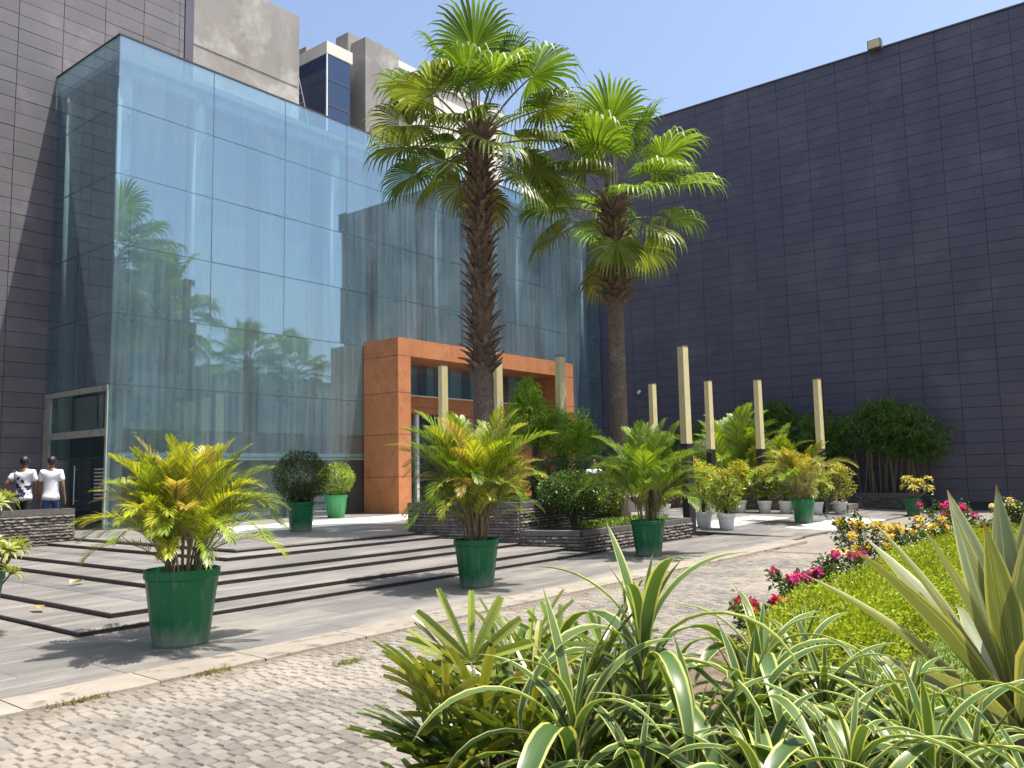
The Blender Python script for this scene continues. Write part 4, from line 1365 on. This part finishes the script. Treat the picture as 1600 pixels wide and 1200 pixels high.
# ------------------------------------------------------------------ bamboo along the dark wall
def bamboo(label, loc, crown_parts, stems, hstem, seed, n_per=5200):
    t = thing('bamboo_clump', label, 'bamboo', loc, group=None)
    g = random.Random(seed)
    q = MB()
    for k in range(stems):
        yy = g.uniform(-1, 1) * crown_parts[0][1][1] * .62; xx = g.uniform(-.35, .25)
        ln = g.uniform(-.25, .25)
        q.tube([(xx, yy, 0), (xx - .02, yy + ln * .5, hstem * .6), (xx - .1, yy + ln * 1.2, hstem * 1.25)], [.018, .016, .010], 5)
    q.build('stems', M_cane, t)
    Ps, Ds = [], []
    for c, r_, n in crown_parts:
        P, D = blob(n, c, r_, .55, .28, 2.6, g.uniform(0, 60))
        # leaves come in tufts
        tuft = nrng.normal(size=P.shape) * .02
        idx = nrng.integers(0, n, n); P = P[idx // 5 * 5 % n] + nrng.normal(size=P.shape) * .045
        D = nrng.normal(size=P.shape); D[:, 0] -= .6; D[:, 2] -= .55
        Ps.append(P); Ds.append(D)
    P = np.concatenate(Ps); D = np.concatenate(Ds)
    link('leaves', cloud_mesh('leaves', P, D, .19, .026, M_leaf, droop=.25), t, color=(.09, .18, .035))
bamboo('rounded bamboo clump with bare stems nearest the open wall end', (31.95, 8.2, .5), [((-.15, 0, 2.35), (.95, 1.75, .85), 7000), ((-.1, .1, 2.9), (.7, 1.1, .55), 3000), ((-.2, -1.2, 1.75), (.6, .8, .55), 2200)], 34, 1.6, 1)
bamboo('dense bamboo clump behind the last pole', (31.95, 11.3, .5), [((-.1, 0, 2.3), (.9, 1.9, .9), 6500), ((-.1, .9, 3.1), (.6, .7, .7), 2200), ((-.2, -.7, 1.6), (.7, 1.2, .6), 2400)], 24, 1.5, 2)
bamboo('dark bamboo clump behind the arching palms', (31.95, 14.9, .5), [((-.1, 0, 2.2), (.85, 1.9, .85), 5200), ((-.1, -.2, 1.3), (.8, 1.7, .7), 2600)], 20, 1.4, 3)
bamboo('low bamboo growth in the corner behind the slimmer palm', (31.9, 18.0, .5), [((-.1, 0, 1.7), (.8, 1.7, .8), 5200), ((-.1, .2, .9), (.8, 1.6, .6), 2600)], 16, 1.1, 4)

# ------------------------------------------------------------------ garden bed in front
bedp = [(0.6, 1.9), (1.9, 2.35), (3.2, 2.75), (7.0, 3.25), (12, 3.5), (20, 3.7), (30.5, 3.7), (30.5, -6), (0.6, -6)]
mb = MB(); mb.prism(bedp, -.05, .035)
bed = tag(mb.build('garden_bed', M_soill), kind='structure')
kk = MB()
for i in range(6):
    a, b = Vector(bedp[i]), Vector(bedp[i + 1]); n = max(1, int((b - a).length / .9))
    d = (b - a).normalized(); nrm = Vector((-d.y, d.x))
    for s in range(n):
        p, q_ = a.lerp(b, s / n + .004), a.lerp(b, (s + 1) / n - .004)
        q = MB(); q.prism([tuple(p), tuple(q_), tuple(q_ + nrm * .11), tuple(p + nrm * .11)], -.05, .085)
        q.build('edging_stone', M_kerb, bed)
# lawn
n = 26000
gx = nrng.uniform(4.6, 12.5, n); gy = nrng.uniform(-1.2, 2.15, n)
keep = gy < 1.55 + .05 * gx - .25 * np.sin(gx * 1.3)
P = np.stack([gx[keep], gy[keep], np.full(keep.sum(), .03)], 1)
D = nrng.normal(size=P.shape) * .45; D[:, 2] = 1
tag(link('lawn', cloud_mesh('lawn', P, D, .075, .012, M_leafeven, fold=.1), color=(.17, .25, .04)), 'bright green lawn beyond the variegated plants', 'lawn', kind='stuff')
mb = MB(); mb.prism([(4.6, -1.3), (12.6, -1.3), (12.6, 1.9), (9.5, 2.0), (6.5, 1.7), (4.6, 1.5)], .0, .05)
mb.build('turf', pbr('turf', (.09, .14, .025), (.15, .21, .04), 30, .9, .5, 60), bed)

# yellow-green clipped hedge
t = thing('clipped_hedge', 'low clipped yellow-green hedge running along the garden bed', 'hedge', (8.0, 2.4, .03))
Ps, Ds, Pi = [], [], []
hx = 6.0
while hx < 15.5:
    hy = 1.80 + .052 * hx + .05 * math.sin(hx * 2)
    P, D = blob(4600, (hx - 8.0, hy - 2.4, .29), (.62, .44, .33), .40, .13, 2.4, rnd.uniform(0, 50), .62)
    D[:, 2] += .4
    Ps.append(P); Ds.append(D); hx += .72
P = np.concatenate(Ps); D = np.concatenate(Ds)
ok = P[:, 2] > .0
link('foliage', cloud_mesh('foliage', P[ok], D[ok], .034, .024, M_leafeven), t, color=(.30, .37, .022))
q = MB()
for k in range(54):
    xx = -1.9 + k * .17; yy = 1.80 + .052 * (xx + 8) - 2.4
    q.tube([(xx, yy + rnd.uniform(-.2, .2), 0), (xx + rnd.uniform(-.1, .1), yy + rnd.uniform(-.25, .25), .4)], [.010, .005], 5)
q.build('stems', M_wood, t)

# flowering shrubs along the road edge
PINK = (.60, .05, .30); RED = (.58, .035, .13); YEL = (.76, .58, .14)
def bougain(label, loc, h, w, fcol, nf, seed):
    g = random.Random(seed)
    t = thing('flowering_shrub', label, 'flowering shrub', loc, 0, None)
    q = MB(); tips = []
    for k in range(int(9 + w * 8)):
        a = g.uniform(0, 6.28); s = w * g.uniform(.15, .55); hh = h * g.uniform(.55, 1.0) * (1 - .35 * s / w)
        p = [(0, 0, 0), (math.cos(a) * s * .35, math.sin(a) * s * .35, hh * .5), (math.cos(a) * s * .8, math.sin(a) * s * .8, hh * .88), (math.cos(a) * s, math.sin(a) * s, hh)]
        q.tube(p, [.010, .008, .006, .003], 5); tips.append((p[2], p[3]))
        for j in range(2):
            f = g.uniform(.4, .9); b = Vector(p[1]).lerp(Vector(p[2]), f); e = b + Vector((g.uniform(-.12, .12), g.uniform(-.12, .12), g.uniform(.02, .16)))
            q.tube([b, e], [.005, .003], 4); tips.append((tuple(b), tuple(e)))
    q.build('branches', M_wood, t)
    Ps, Ds = [], []
    for b, e in tips:
        for j in range(16):
            p = Vector(b).lerp(Vector(e), g.random() * 1.1) + Vector((g.gauss(0, .035), g.gauss(0, .035), g.gauss(0, .035)))
            Ps.append(p); Ds.append((g.gauss(0, 1), g.gauss(0, 1), g.gauss(.2, .6)))
    link('leaves', cloud_mesh('leaves', np.array(Ps), np.array(Ds), .062, .04, M_glossy), t, color=(.075, .125, .025))
    hi = sorted(tips, key=lambda q_: -q_[1][2])[:max(nf, 1) * 2]
    for k in range(nf):
        b, e = g.choice(hi)
        c = Vector(e) + Vector((g.gauss(0, .02), g.gauss(0, .02), .02))
        m_ = 46
        P, D = blob(m_, tuple(c), (.042, .042, .036), .7, .1, 3, g.uniform(0, 9))
        link('flower_cluster', cloud_mesh('flower_cluster', P, D, .040, .040, M_leaf), t, color=fcol)
    return t
bougain('tall yellow-flowered shrub on the road edge of the bed', (11.0, 3.12, .03), 1.10, 1.35, YEL, 26, 1)
bougain('pink-flowered shrub between the yellow-flowered one and the setts', (8.5, 3.12, .03), .56, .8, PINK, 8, 2)
bougain('crimson-flowered shrub at the near end of the hedge', (7.25, 2.98, .03), .44, .8, RED, 9, 3)
bougain('dark-leaved shrub with few pink blooms beside the tall yellow-flowered one', (9.6, 3.10, .03), .66, .95, PINK, 4, 4)
bougain('orange-yellow flowered shrub leaning over the hedge', (12.9, 2.95, .03), .95, 1.2, YEL, 16, 5)
bougain('magenta-flowered shrub behind the striped agave', (15.0, 2.85, .03), 1.15, 1.2, PINK, 14, 6)
bougain('white and yellow flowered shrub far along the bed', (17.0, 2.3, .03), 1.15, 1.2, (.75, .66, .35), 8, 7)
bougain('single pink bloom among dark fan leaves', (3.72, 2.28, .03), .60, .45, PINK, 2, 8)
bougain('low yellow-flowered shrub in front of the dark-leaved one', (10.4, 2.75, .03), .55, .7, YEL, 3, 9)

# strap-leaved variegated plants
def strap_leaf(L_, W_, e0, bend, seed, K=12):
    """arching strap blade: straight at first, then falls over"""
    g = random.Random(seed); q = MB()
    P, Wd, S_, N_ = [], [], [], []
    p = Vector((0.012, 0, 0)); tw = g.uniform(-.5, .5); yaw = 0
    for i in range(K + 1):
        t = i / K
        e = e0 - bend * (max(0, t - .05) ** .95)
        yaw = tw * .35 * t
        d = Vector((math.cos(e) * math.cos(yaw), math.cos(e) * math.sin(yaw), math.sin(e)))
        n = Vector((-math.sin(e) * math.cos(yaw), -math.sin(e) * math.sin(yaw), math.cos(e)))
        s = d.cross(n)
        a = tw * t
        s2_ = s * math.cos(a) + n * math.sin(a); n2_ = n * math.cos(a) - s * math.sin(a)
        w = W_ * (.55 + .45 * min(1, t / .3)) * (1 if t < .55 else max(.02, 1 - ((t - .55) / .45) ** 1.7))
        P.append(p.copy()); Wd.append(w); S_.append(s2_); N_.append(n2_)
        p = p + d * L_ / K
    q.ribbon(P, Wd, S_, N_, .16)
    return q.mesh('leaf', M_drac, True)
STRAP = []
for k, (e0, bd) in enumerate(((80, 30), (74, 90), (70, 140), (64, 165), (60, 180), (54, 180), (46, 175), (36, 160), (26, 140), (14, 115))):
    STRAP.append([strap_leaf(1.0, .082, R(e0), R(bd), k * 11 + v) for v in range(3)])
VG = [(.065, .120, .030), (.08, .14, .036), (.055, .105, .028), (.095, .15, .042)]
def strap_plant(label, crown_c, seed, size=.52, nl=24, ground=.035, lean=None):
    g = random.Random(seed)
    cx, cy, cz = crown_c; cz -= .07
    bx, by = cx + (lean[0] if lean else g.uniform(-.06, .06)), cy + (lean[1] if lean else g.uniform(-.06, .06))
    t = thing('variegated_plant', label, 'plant', (bx, by, ground))
    top = Vector((cx - bx, cy - by, cz - ground))
    mid = top * .5 + Vector((g.uniform(-.02, .02), g.uniform(-.02, .02), 0))
    q = MB(); q.tube([(0, 0, -.03), mid, top, top + Vector((0, 0, .04))], [.017, .015, .014, .008], 7); q.build('stem', M_stem, t)
    low = max(.0, top.z - .42)
    for k in range(nl):
        f = k / (nl - 1)
        i = min(9, int(f * 9.6 + g.uniform(-.5, .5)) if f > .05 else 0); i = max(0, i)
        z = top.z + .04 - f * min(.34, top.z * .55)
        sc = size * (.40 + .92 * math.sin(math.pi * min(.62, .03 + .95 * f))) * g.uniform(.85, 1.12)
        c = g.choice(VG)
        r_ = Vector((0, 0, 0)).lerp(top, z / max(top.z, .1)) if z < top.z else top
        link('leaf', STRAP[i][g.randrange(3)], t, (r_.x, r_.y, z), (g.uniform(-.12, .12), g.uniform(-.1, .1), k * 2.399963 + g.uniform(-.3, .3)), (sc, sc * g.uniform(.9, 1.1), sc), c)
    return t
SP = [((2.32, 1.35, 1.12), .52, 30, 'tallest variegated strap-leaved plant, its arching crown clear against the setts'),
      ((2.00, 1.39, .93), .51, 31, 'variegated strap-leaved plant in front of the dark fan-leaved clump'),
      ((2.86, 1.20, .96), .51, 33, 'upright variegated plant in front of the crimson-flowered shrub'),
      ((2.45, 1.08, .90), .49, 31, 'variegated plant in the thick of the group, below the tallest crown'),
      ((3.01, 1.04, .84), .49, 31, 'variegated plant before the near end of the yellow-green hedge'),
      ((2.17, 1.11, .84), .48, 31, 'variegated plant between the fan-leaved clump and the thick of the group'),
      ((3.08, .79, .80), .48, 31, 'variegated plant beside the lawn, left of the striped agave'),
      ((2.74, .65, .76), .48, 31, 'low variegated plant below the striped agave'),
      ((2.44, .78, .82), .48, 31, 'low variegated plant with broad glossy arching leaves in the front row'),
      ((2.14, .91, .82), .46, 29, 'front-row variegated plant with pale margins, under the upright one'),
      ((1.99, 1.18, .80), .46, 29, 'front-row variegated plant beside the dark fan leaves'),
      ((2.90, .57, .70), .44, 27, 'small variegated plant at the bare soil by the striped agave'),
      ((3.30, 1.22, .86), .48, 29, 'variegated plant tucked behind the upright one, against the hedge'),
      ((2.62, .90, .74), .48, 31, 'variegated plant filling the gap at the centre of the front row'),
      ((3.25, .95, .72), .46, 29, 'variegated plant on the lawn side, behind the low glossy one'),
      ((2.28, .72, .70), .46, 29, 'lowest front-row variegated plant with nearly horizontal leaves'),
      ((3.45, .70, .66), .42, 27, 'small variegated plant between the lawn and the striped agave'),
      ((3.55, 1.05, .74), .47, 27, 'variegated plant reaching over the lawn edge beside the hedge'),
      ((2.95, .42, .62), .44, 26, 'variegated plant on bare soil at the foot of the striped agave'),
      ((2.55, .55, .64), .46, 27, 'variegated plant low in front, between soil and glossy leaves'),
      ((1.82, 1.30, .72), .44, 29, 'low variegated plant overlapping the dark fan leaves')]
for k, (c, s, n, lab) in enumerate(SP):
    strap_plant(lab, c, 300 + k, s, n)

# dark fan-leaved clump (lady palm)
def lady_fan(seed, nb=8):
    g = random.Random(seed); q = MB()
    q.tube([(0, 0, 0), (.10, 0, .015), (.20, 0, .01)], [.006, .005, .004], 5, mi=1)
    o = Vector((.20, 0, .01))
    span = R(g.uniform(95, 130))
    for k in range(nb):
        t = (k + .5) / nb * 2 - 1; a = t * span
        if abs(t) > .97: continue
        d = Vector((math.cos(a), math.sin(a), .10 + .12 * abs(t))).normalized(); s = Vector((-math.sin(a), math.cos(a), 0)); n = d.cross(s)
        L_ = .29 * (1 - .25 * abs(t)) * g.uniform(.9, 1.08); w = .030 * g.uniform(.8, 1.2)
        P, Wd, S_, N_ = [], [], [], []
        p = o.copy(); K = 6; dd = d.copy()
        for i in range(K + 1):
            f = i / K
            P.append(p.copy()); Wd.append(w * (.35 + .65 * min(1, f / .35)) * (1 if f < .9 else .72)); S_.append(s); N_.append(n)
            dd = (dd + Vector((0, 0, -.045 * f * g.uniform(.6, 1.6)))).normalized(); p = p + dd * L_ / K
        u = g.random(); b = len(q.uv)
        q.ribbon(P, Wd, S_, N_, .30)
        for fi in range(b, len(q.uv)):
            q.uv[fi] = [(min(1, max(0, u * .6 + abs(vv[0] - .5) * .7)), vv[1]) for vv in q.uv[fi]]
    return q.mesh('fan_leaf', [M_glossy, M_stem])
LADY = [lady_fan(k, 7 + k % 5) for k in range(8)]
t = thing('lady_palm', 'dense clump of dark green blunt fan leaves with brown tips at the setts edge', 'palm', (2.47, 1.82, .035))
g = random.Random(55)
q = MB()
LC = [(.13, .185, .024), (.085, .14, .02), (.19, .235, .03), (.26, .27, .04), (.26, .16, .05)]
for k in range(32):
    a = g.uniform(0, 6.28); r_ = .30 * math.sqrt(g.random()); hh = g.uniform(.45, 1.02) * (1 - .30 * r_ / .3)
    bx, by = math.cos(a) * r_, math.sin(a) * r_
    tx, ty = bx * 1.35, by * 1.35
    q.tube([(bx, by, -.03), (tx, ty, hh)], [.011, .008], 5)
    for j in range(5):
        z = hh * (.45 + .55 * (j + g.random() * .6) / 4.5)
        az = (a if r_ > .08 else 0) + g.uniform(-1.5, 1.5) + j * 2.4 * (r_ < .12)
        el = R(g.uniform(12, 62)) if z > .4 else R(g.uniform(-15, 35))
        sc = g.uniform(.75, 1.08)
        px_, py_ = bx + (tx - bx) * z / hh, by + (ty - by) * z / hh
        link('fan_leaf', LADY[g.randrange(8)], t, (px_, py_, z), (g.uniform(-.3, .3), -el, az), (sc, sc, sc), LC[0] if g.random() < .35 else g.choice(LC[:4]) if g.random() < .93 else LC[4])
q.build('canes', M_stem, t)

# striped agave-like plant at the right
def sword_leaf(L_, W_, e0, bend, seed, K=12):
    g = random.Random(seed); q = MB(); P, Wd, S_, N_ = [], [], [], []
    p = Vector((.04, 0, 0)); tw = g.uniform(-.25, .25)
    for i in range(K + 1):
        t = i / K; e = e0 - bend * t ** 1.5
        d = Vector((math.cos(e), 0, math.sin(e))); n = Vector((-math.sin(e), 0, math.cos(e))); s = d.cross(n)
        a = tw * t; s2_ = s * math.cos(a) + n * math.sin(a); n2_ = n * math.cos(a) - s * math.sin(a)
        w = W_ * (.42 + .58 * min(1, (t / .5)) ** .8) * (1 if t < .5 else max(.015, 1 - ((t - .5) / .5) ** 1.45))
        P.append(p.copy()); Wd.append(w); S_.append(s2_); N_.append(n2_); p = p + d * L_ / K
    b = 0
    q.ribbon(P, Wd, S_, N_, .17 + .08 * g.random())
    return q.mesh('leaf', M_furc, True)
t = thing('striped_agave', 'large striped sword-leaved agave beside the lawn', 'agave', (4.86, .72, .03))
q = MB(); q.tube([(0, 0, -.03), (0, 0, .2), (.0, 0, .42)], [.09, .085, .05], 10); q.build('stem', M_stem, t)
g = random.Random(8)
for k in range(27):
    f = k / 26
    e0 = R(86 - 62 * f + g.uniform(-4, 4)); sc = (.96 + .22 * math.sin(math.pi * f)) * g.uniform(.9, 1.1)
    c = g.choice([(.13, .17, .075), (.17, .205, .105), (.21, .235, .13), (.14, .17, .06)])
    q = sword_leaf(1.0, .155, e0, R(4 + 16 * f), 400 + k)
    link('leaf', q, t, (0, 0, .42 - .22 * f), (0, 0, k * 2.399963 + .35), (sc, sc, sc), c)

# fallen leaves on the treads
for k, (x, y, z, lab) in enumerate(((5.66, 12.5, 2 * RS, 'dry pale leaf lying on the second tread of the steps'), (4.45, 10.8, 1 * RS, 'dry curled leaf lying on the lowest tread of the steps'))):
    q = MB(); P = [Vector((-.09 + .03 * i, .012 * math.sin(i * 1.3), .012 + .018 * abs(math.sin(i * .9)))) for i in range(7)]
    q.ribbon(P, [.012, .05, .075, .08, .07, .045, .006], [Vector((0, 1, 0))] * 7, [Vector((0, 0, 1))] * 7, .28)
    tag(q.build('fallen_leaf', M_leafdull, None, (x, y, z + .004), (0, 0, .6 + k), color=(.50, .40, .22), scale=(1.6, 1.6, 1.6)), lab, 'leaf')
# weeds in the joints beside the kerb
for k, (x, y) in enumerate(((4.05, 6.42), (4.9, 5.75), (2.95, 6.43))):
    n = 130
    P = np.stack([nrng.normal(0, .10, n), nrng.normal(0, .025, n), np.zeros(n)], 1); D = nrng.normal(size=(n, 3)) * .8; D[:, 2] = abs(D[:, 2]) + .4
    tag(link('weed_tuft', cloud_mesh('weed_tuft', P, D, .05, .009, M_leaf), None, (x, y, .0), color=(.20, .20, .05)),
        ('dry weed tuft in the gutter below the yellowing feather palm', 'green weed tuft out among the setts', 'withered weed tuft against the kerb end')[k], 'weed')

# ------------------------------------------------------------------ people
def skin_mesh(name, verts, edges, radii, mat, sub=2):
    me = bpy.data.meshes.new(name + '_rig')
    me.from_pydata(verts, edges, [])
    o = bpy.data.objects.new(name + '_rig', me); COL.objects.link(o)
    sk = o.modifiers.new('skin', 'SKIN'); sk.use_smooth_shade = True
    o.modifiers.new('sub', 'SUBSURF').levels = sub
    layer = me.skin_vertices[0].data
    for i, r_ in enumerate(radii):
        layer[i].radius = r_ if hasattr(r_, '__len__') else (r_, r_)
        layer[i].use_root = (i == 0)
    dg = bpy.context.evaluated_depsgraph_get()
    out = bpy.data.meshes.new_from_object(o.evaluated_get(dg))
    out.name = name
    out.materials.clear(); out.materials.append(mat)
    bpy.data.objects.remove(o); bpy.data.meshes.remove(me)
    for p in out.polygons: p.use_smooth = True
    return out

def person(label, loc, rz, hgt, shirt, trousers, arms, stride, headturn=0.0, legs=True):
    """x right, y forward. arms: ((shoulder->elbow->wrist) for left, right) offsets"""
    s = hgt / 1.75
    t = thing('person', label, 'person', loc, rz)
    V, E, Rd = [], [], []
    def add(p, r_, par=None):
        V.append((p[0] * s, p[1] * s, p[2] * s)); Rd.append(tuple(x * s for x in r_) if hasattr(r_, '__len__') else r_ * s)
        if par is not None: E.append((par, len(V) - 1))
        return len(V) - 1
    pel = add((0, 0, .95), (.15, .11)); wai = add((0, .01, 1.10), (.145, .10), pel); che = add((0, .0, 1.30), (.165, .11), wai)
    sho = add((0, -.01, 1.43), (.12, .085), che); nec = add((0, .0, 1.51), .052, sho)
    h1 = add((0, .02, 1.585), (.066, .078), nec); h2 = add((0, .015, 1.67), (.076, .092), h1); h3 = add((0, .005, 1.735), (.05, .06), h2)
    AR, LR = [], []
    for sd, arm in ((-1, arms[0]), (1, arms[1])):
        a0 = add((sd * .175, -.01, 1.42), .062, sho)
        el, wr = arm
        a1 = add((sd * .175 + el[0], el[1], 1.42 + el[2]), .044, a0)
        a2 = add((sd * .175 + wr[0], wr[1], 1.42 + wr[2]), .029, a1)
        dv = (Vector(wr) - Vector(el)).normalized()
        a3 = add(tuple(Vector((sd * .175 + wr[0], wr[1], 1.42 + wr[2])) + dv * .07), (.040, .022), a2)
        for fi in range(4):
            off = Vector((0, (fi - 1.5) * .019, 0)); pr = Vector((sd * .175 + wr[0], wr[1], 1.42 + wr[2])) + dv * .10 + off
            f1 = add(tuple(pr + dv * .04), .0085, a3); add(tuple(pr + dv * (.075 - abs(fi - 1.3) * .008) + Vector((-sd * .012, 0, 0))), .0075, f1)
        f1 = add(tuple(Vector((sd * .175 + wr[0], wr[1], 1.42 + wr[2])) + dv * .05 + Vector((0, .042, 0))), .010, a2); add(tuple(Vector((sd * .175 + wr[0], wr[1], 1.42 + wr[2])) + dv * .095 + Vector((0, .052, 0))), .009, f1)
        AR.append((a0, a1, a2))
    feet = []
    for sd, st in ((-1, stride[0]), (1, stride[1])):
        l0 = add((sd * .09, 0, .90), .095, pel); l1 = add((sd * .095, st * .45 + .03, .49), .062, l0); l2 = add((sd * .095, st, .09), .042, l1)
        l3 = add((sd * .10, st + .11, .045), (.042, .032), l2); add((sd * .105, st + .19, .035), (.036, .022), l3)
        LR.append((l0, l1, l2))
    body = link('body', skin_mesh('body', V, E, Rd, M_skin), t)
    # shirt: torso and upper sleeves, a little larger than the body
    def sub(ids, grow, extra=None):
        return [V[i] for i in ids], [(Rd[i][0] + grow * s, Rd[i][1] + grow * s) if hasattr(Rd[i], '__len__') else Rd[i] + grow * s for i in ids]
    ids = [wai, che, sho]
    v_, r_ = sub(ids, .022)
    e_ = [(0, 1), (1, 2)]
    v_.append((0, .0, .90 * s)); r_.append((.205 * s, .160 * s)); e_.append((0, 3))
    v_.append((0, .0, .77 * s)); r_.append((.208 * s, .165 * s)); e_.append((3, 4))
    v_.append((0, -.005 * s, 1.478 * s)); r_.append((.072 * s, .066 * s)); e_.append((2, 5))
    for (a0, a1, a2) in AR:
        b = len(v_)
        p0, p1 = Vector(V[a0]), Vector(V[a1])
        v_ += [tuple(p0), tuple(p0.lerp(p1, .75))]; r_ += [.078 * s, .070 * s]; e_ += [(2, b), (b, b + 1)]
    link('shirt', skin_mesh('shirt', v_, e_, r_, shirt), t)
    if legs:
        v_, r_, e_ = [V[pel]], [(.135 * s, .10 * s)], []
        for (l0, l1, l2) in LR:
            b = len(v_)
            v_ += [tuple(Vector(V[l0]).lerp(Vector(V[l1]), .32)), V[l1], tuple(Vector(V[l2]) + Vector((0, 0, .03)))]; r_ += [.092 * s, .080 * s, .066 * s]; e_ += [(0, b), (b, b + 1), (b + 1, b + 2)]
        link('trousers', skin_mesh('trousers', v_, e_, r_, trousers), t)
        for (l0, l1, l2) in LR:
            p = Vector(V[l2])
            q = MB(); q.box(-.05, .05, -.09, .20, -.088, -.055); q.box(-.045, .045, -.08, .17, -.054, .02)
            q.build('shoe', M_black, t, tuple(p))
    # hair cap, ears, simple face
    bm = bmesh.new(); bmesh.ops.create_uvsphere(bm, u_segments=18, v_segments=12, radius=1)
    for v in list(bm.verts):
        v.co = Vector((v.co.x * .098 * s, v.co.y * .114 * s, v.co.z * .108 * s))
        v.co *= 1 + .05 * mnoise.noise(v.co * 40)
    bmesh.ops.delete(bm, geom=[v for v in bm.verts if (v.co.y > .035 * s and v.co.z < .045 * s) or v.co.z < -.098 * s], context='VERTS')
    me = bpy.data.meshes.new('hair'); bm.to_mesh(me); bm.free(); me.materials.append(M_hair)
    for p in me.polygons: p.use_smooth = True
    link('hair', me, t, (0, -.004 * s, 1.672 * s))
    for sd in (-1, 1):
        q = MB(); q.lathe([(.004, -.03), (.014, -.015), (.016, .01), (.008, .03)], 8, cap_top=True); q.build('ear', M_skin, t, (sd * .086 * s, .02 * s, 1.655 * s), smooth=True)
        q = MB(); q.lathe([(.002, -.008), (.009, 0), (.002, .008)], 8); q.build('eye', M_black, t, (sd * .032 * s, .098 * s, 1.675 * s))
    q = MB(); q.tube([(0, .098, 1.675), (0, .118, 1.64), (0, .100, 1.63)], [.008, .016, .010], 6); q.build('nose', M_skin, t, scale=(s, s, s))
    q = MB(); q.tube([(-.025, .094, 1.60), (0, .099, 1.598), (.025, .094, 1.60)], [.004, .006, .004], 6); q.build('mouth', M_hair, t, scale=(s, s, s))
    return t
# both men walk away towards the side door
person('man in a white shirt with navy flowers and black trousers, seen from behind', (7.84, 19.98, PZ), -.75, 1.76, M_floral, M_trous,
       (((-.14, -.10, -.24), (-.24, -.02, -.47)), ((.06, .03, -.29), (.07, .12, -.54))), (.16, -.14))
person('man in a plain white t-shirt and blue jeans, seen from behind', (8.26, 19.62, PZ), -.62, 1.75, M_tee, M_jeans,
       (((-.06, .03, -.29), (-.07, .11, -.54)), ((.06, -.03, -.29), (.09, .02, -.55))), (-.12, .15))
person('man in a pale shirt half hidden behind the hedge near the slimmer palm', (20.28, 13.2, court_z(13.2)), 2.4, 1.70, M_tee, M_trous,
       (((-.07, .06, -.27), (-.02, .26, -.36)), ((.10, .05, -.26), (.04, .25, -.36))), (.05, -.05))

# ------------------------------------------------------------------ what the glass mirrors, outside the frame
def far_palm(x, y, sc, label, seed):
    fr = crown(seed, [(80, 2, [GREEN], 1.0), (60, 4, [GREEN], 1.0), (40, 5, [GREEN], 1.0), (20, 6, [DGREEN], 1.0), (0, 6, [DGREEN], 1.0), (-20, 5, [OLIVE], 1.0), (-40, 5, [OLIVE], .95)])
    t = fan_palm(label, (x, y, 0), [(0, 0, 0), (0, 0, 4), (.1, 0, 8.6)], [.3, .28, .26], [(6.0, 8.4, 60, .2)], fr, seed)
    t.scale = (sc, sc, sc)
far_palm(28.3, -.6, 1.0, 'fan palm outside the court, mirrored left of centre in the glass hall', 91)
far_palm(32.0, -1.2, .98, 'fan palm outside the court, mirrored beside the terracotta portal', 92)
far_palm(17.5, -7.0, 1.15, 'fan palm outside the court, mirrored near the corner of the glass hall', 93)
ob = thing('low_office_block', 'plain grey office block across the garden, seen only in the glass', 'building', (20, -22, 0))
mb = MB(); mb.box(0, 13.0, 0, 8, 0, 15.5); mb.build('wall', M_conc, ob)
mb = MB(); mb.box(13.01, 60, 2, 9, 0, 9.5); mb.build('wing', M_clad, ob)
mb = MB(); mb.box(-.2, 13.2, -.2, 8.2, 15.51, 15.9); mb.build('parapet', M_cladshade, ob)
for i in range(5):
    for j in range(4):
        mb = MB(); mb.box(1 + i * 2.4, 2.4 + i * 2.4, 8.01, 8.04, 2 + j * 3.4, 3.8 + j * 3.4); mb.build('window', M_glassb, ob)
for k, (x, y, h) in enumerate(((15.5, -4.5, 6.5), (20.0, -5.5, 7.5), (24.5, -3.5, 6.5), (8.5, -4.0, 5.0), (11.8, -3.6, 5.4), (18.0, -3.2, 4.6))):
    t = thing('leafy_tree', ('broad leafy tree mirrored at the foot of the glass hall corner', 'tall leafy tree mirrored in the middle of the glass', 'leafy tree mirrored beside the mirrored palms', 'small leafy tree behind the garden bed, mirrored at the side door column', 'round leafy tree behind the garden bed, mirrored in the second bay', 'low leafy tree behind the garden bed, mirrored beside the globe shrub')[k], 'tree', (x, y, 0))
    q = MB(); q.tube([(0, 0, 0), (.1, 0, h * .3), (0, .1, h * .6)], [.16, .13, .06], 8)
    for j in range(5):
        a = j * 1.26; q.tube([(.05, 0, h * .32), (math.cos(a) * 1.1, math.sin(a) * 1.1, h * .62)], [.07, .02], 6)
    q.build('trunk', M_wood, t)
    Ps, Ds = [], []
    for j in range(7):
        P, D = blob(1500, (rnd.uniform(-1.2, 1.2), rnd.uniform(-1.2, 1.2), h * rnd.uniform(.45, .85)), (1.2, 1.2, .9), .6, .3, 2, rnd.uniform(0, 50)); Ps.append(P); Ds.append(D)
    link('crown', cloud_mesh('crown', np.concatenate(Ps), np.concatenate(Ds), .20, .11, M_leaf), t, color=(.075, .13, .03))
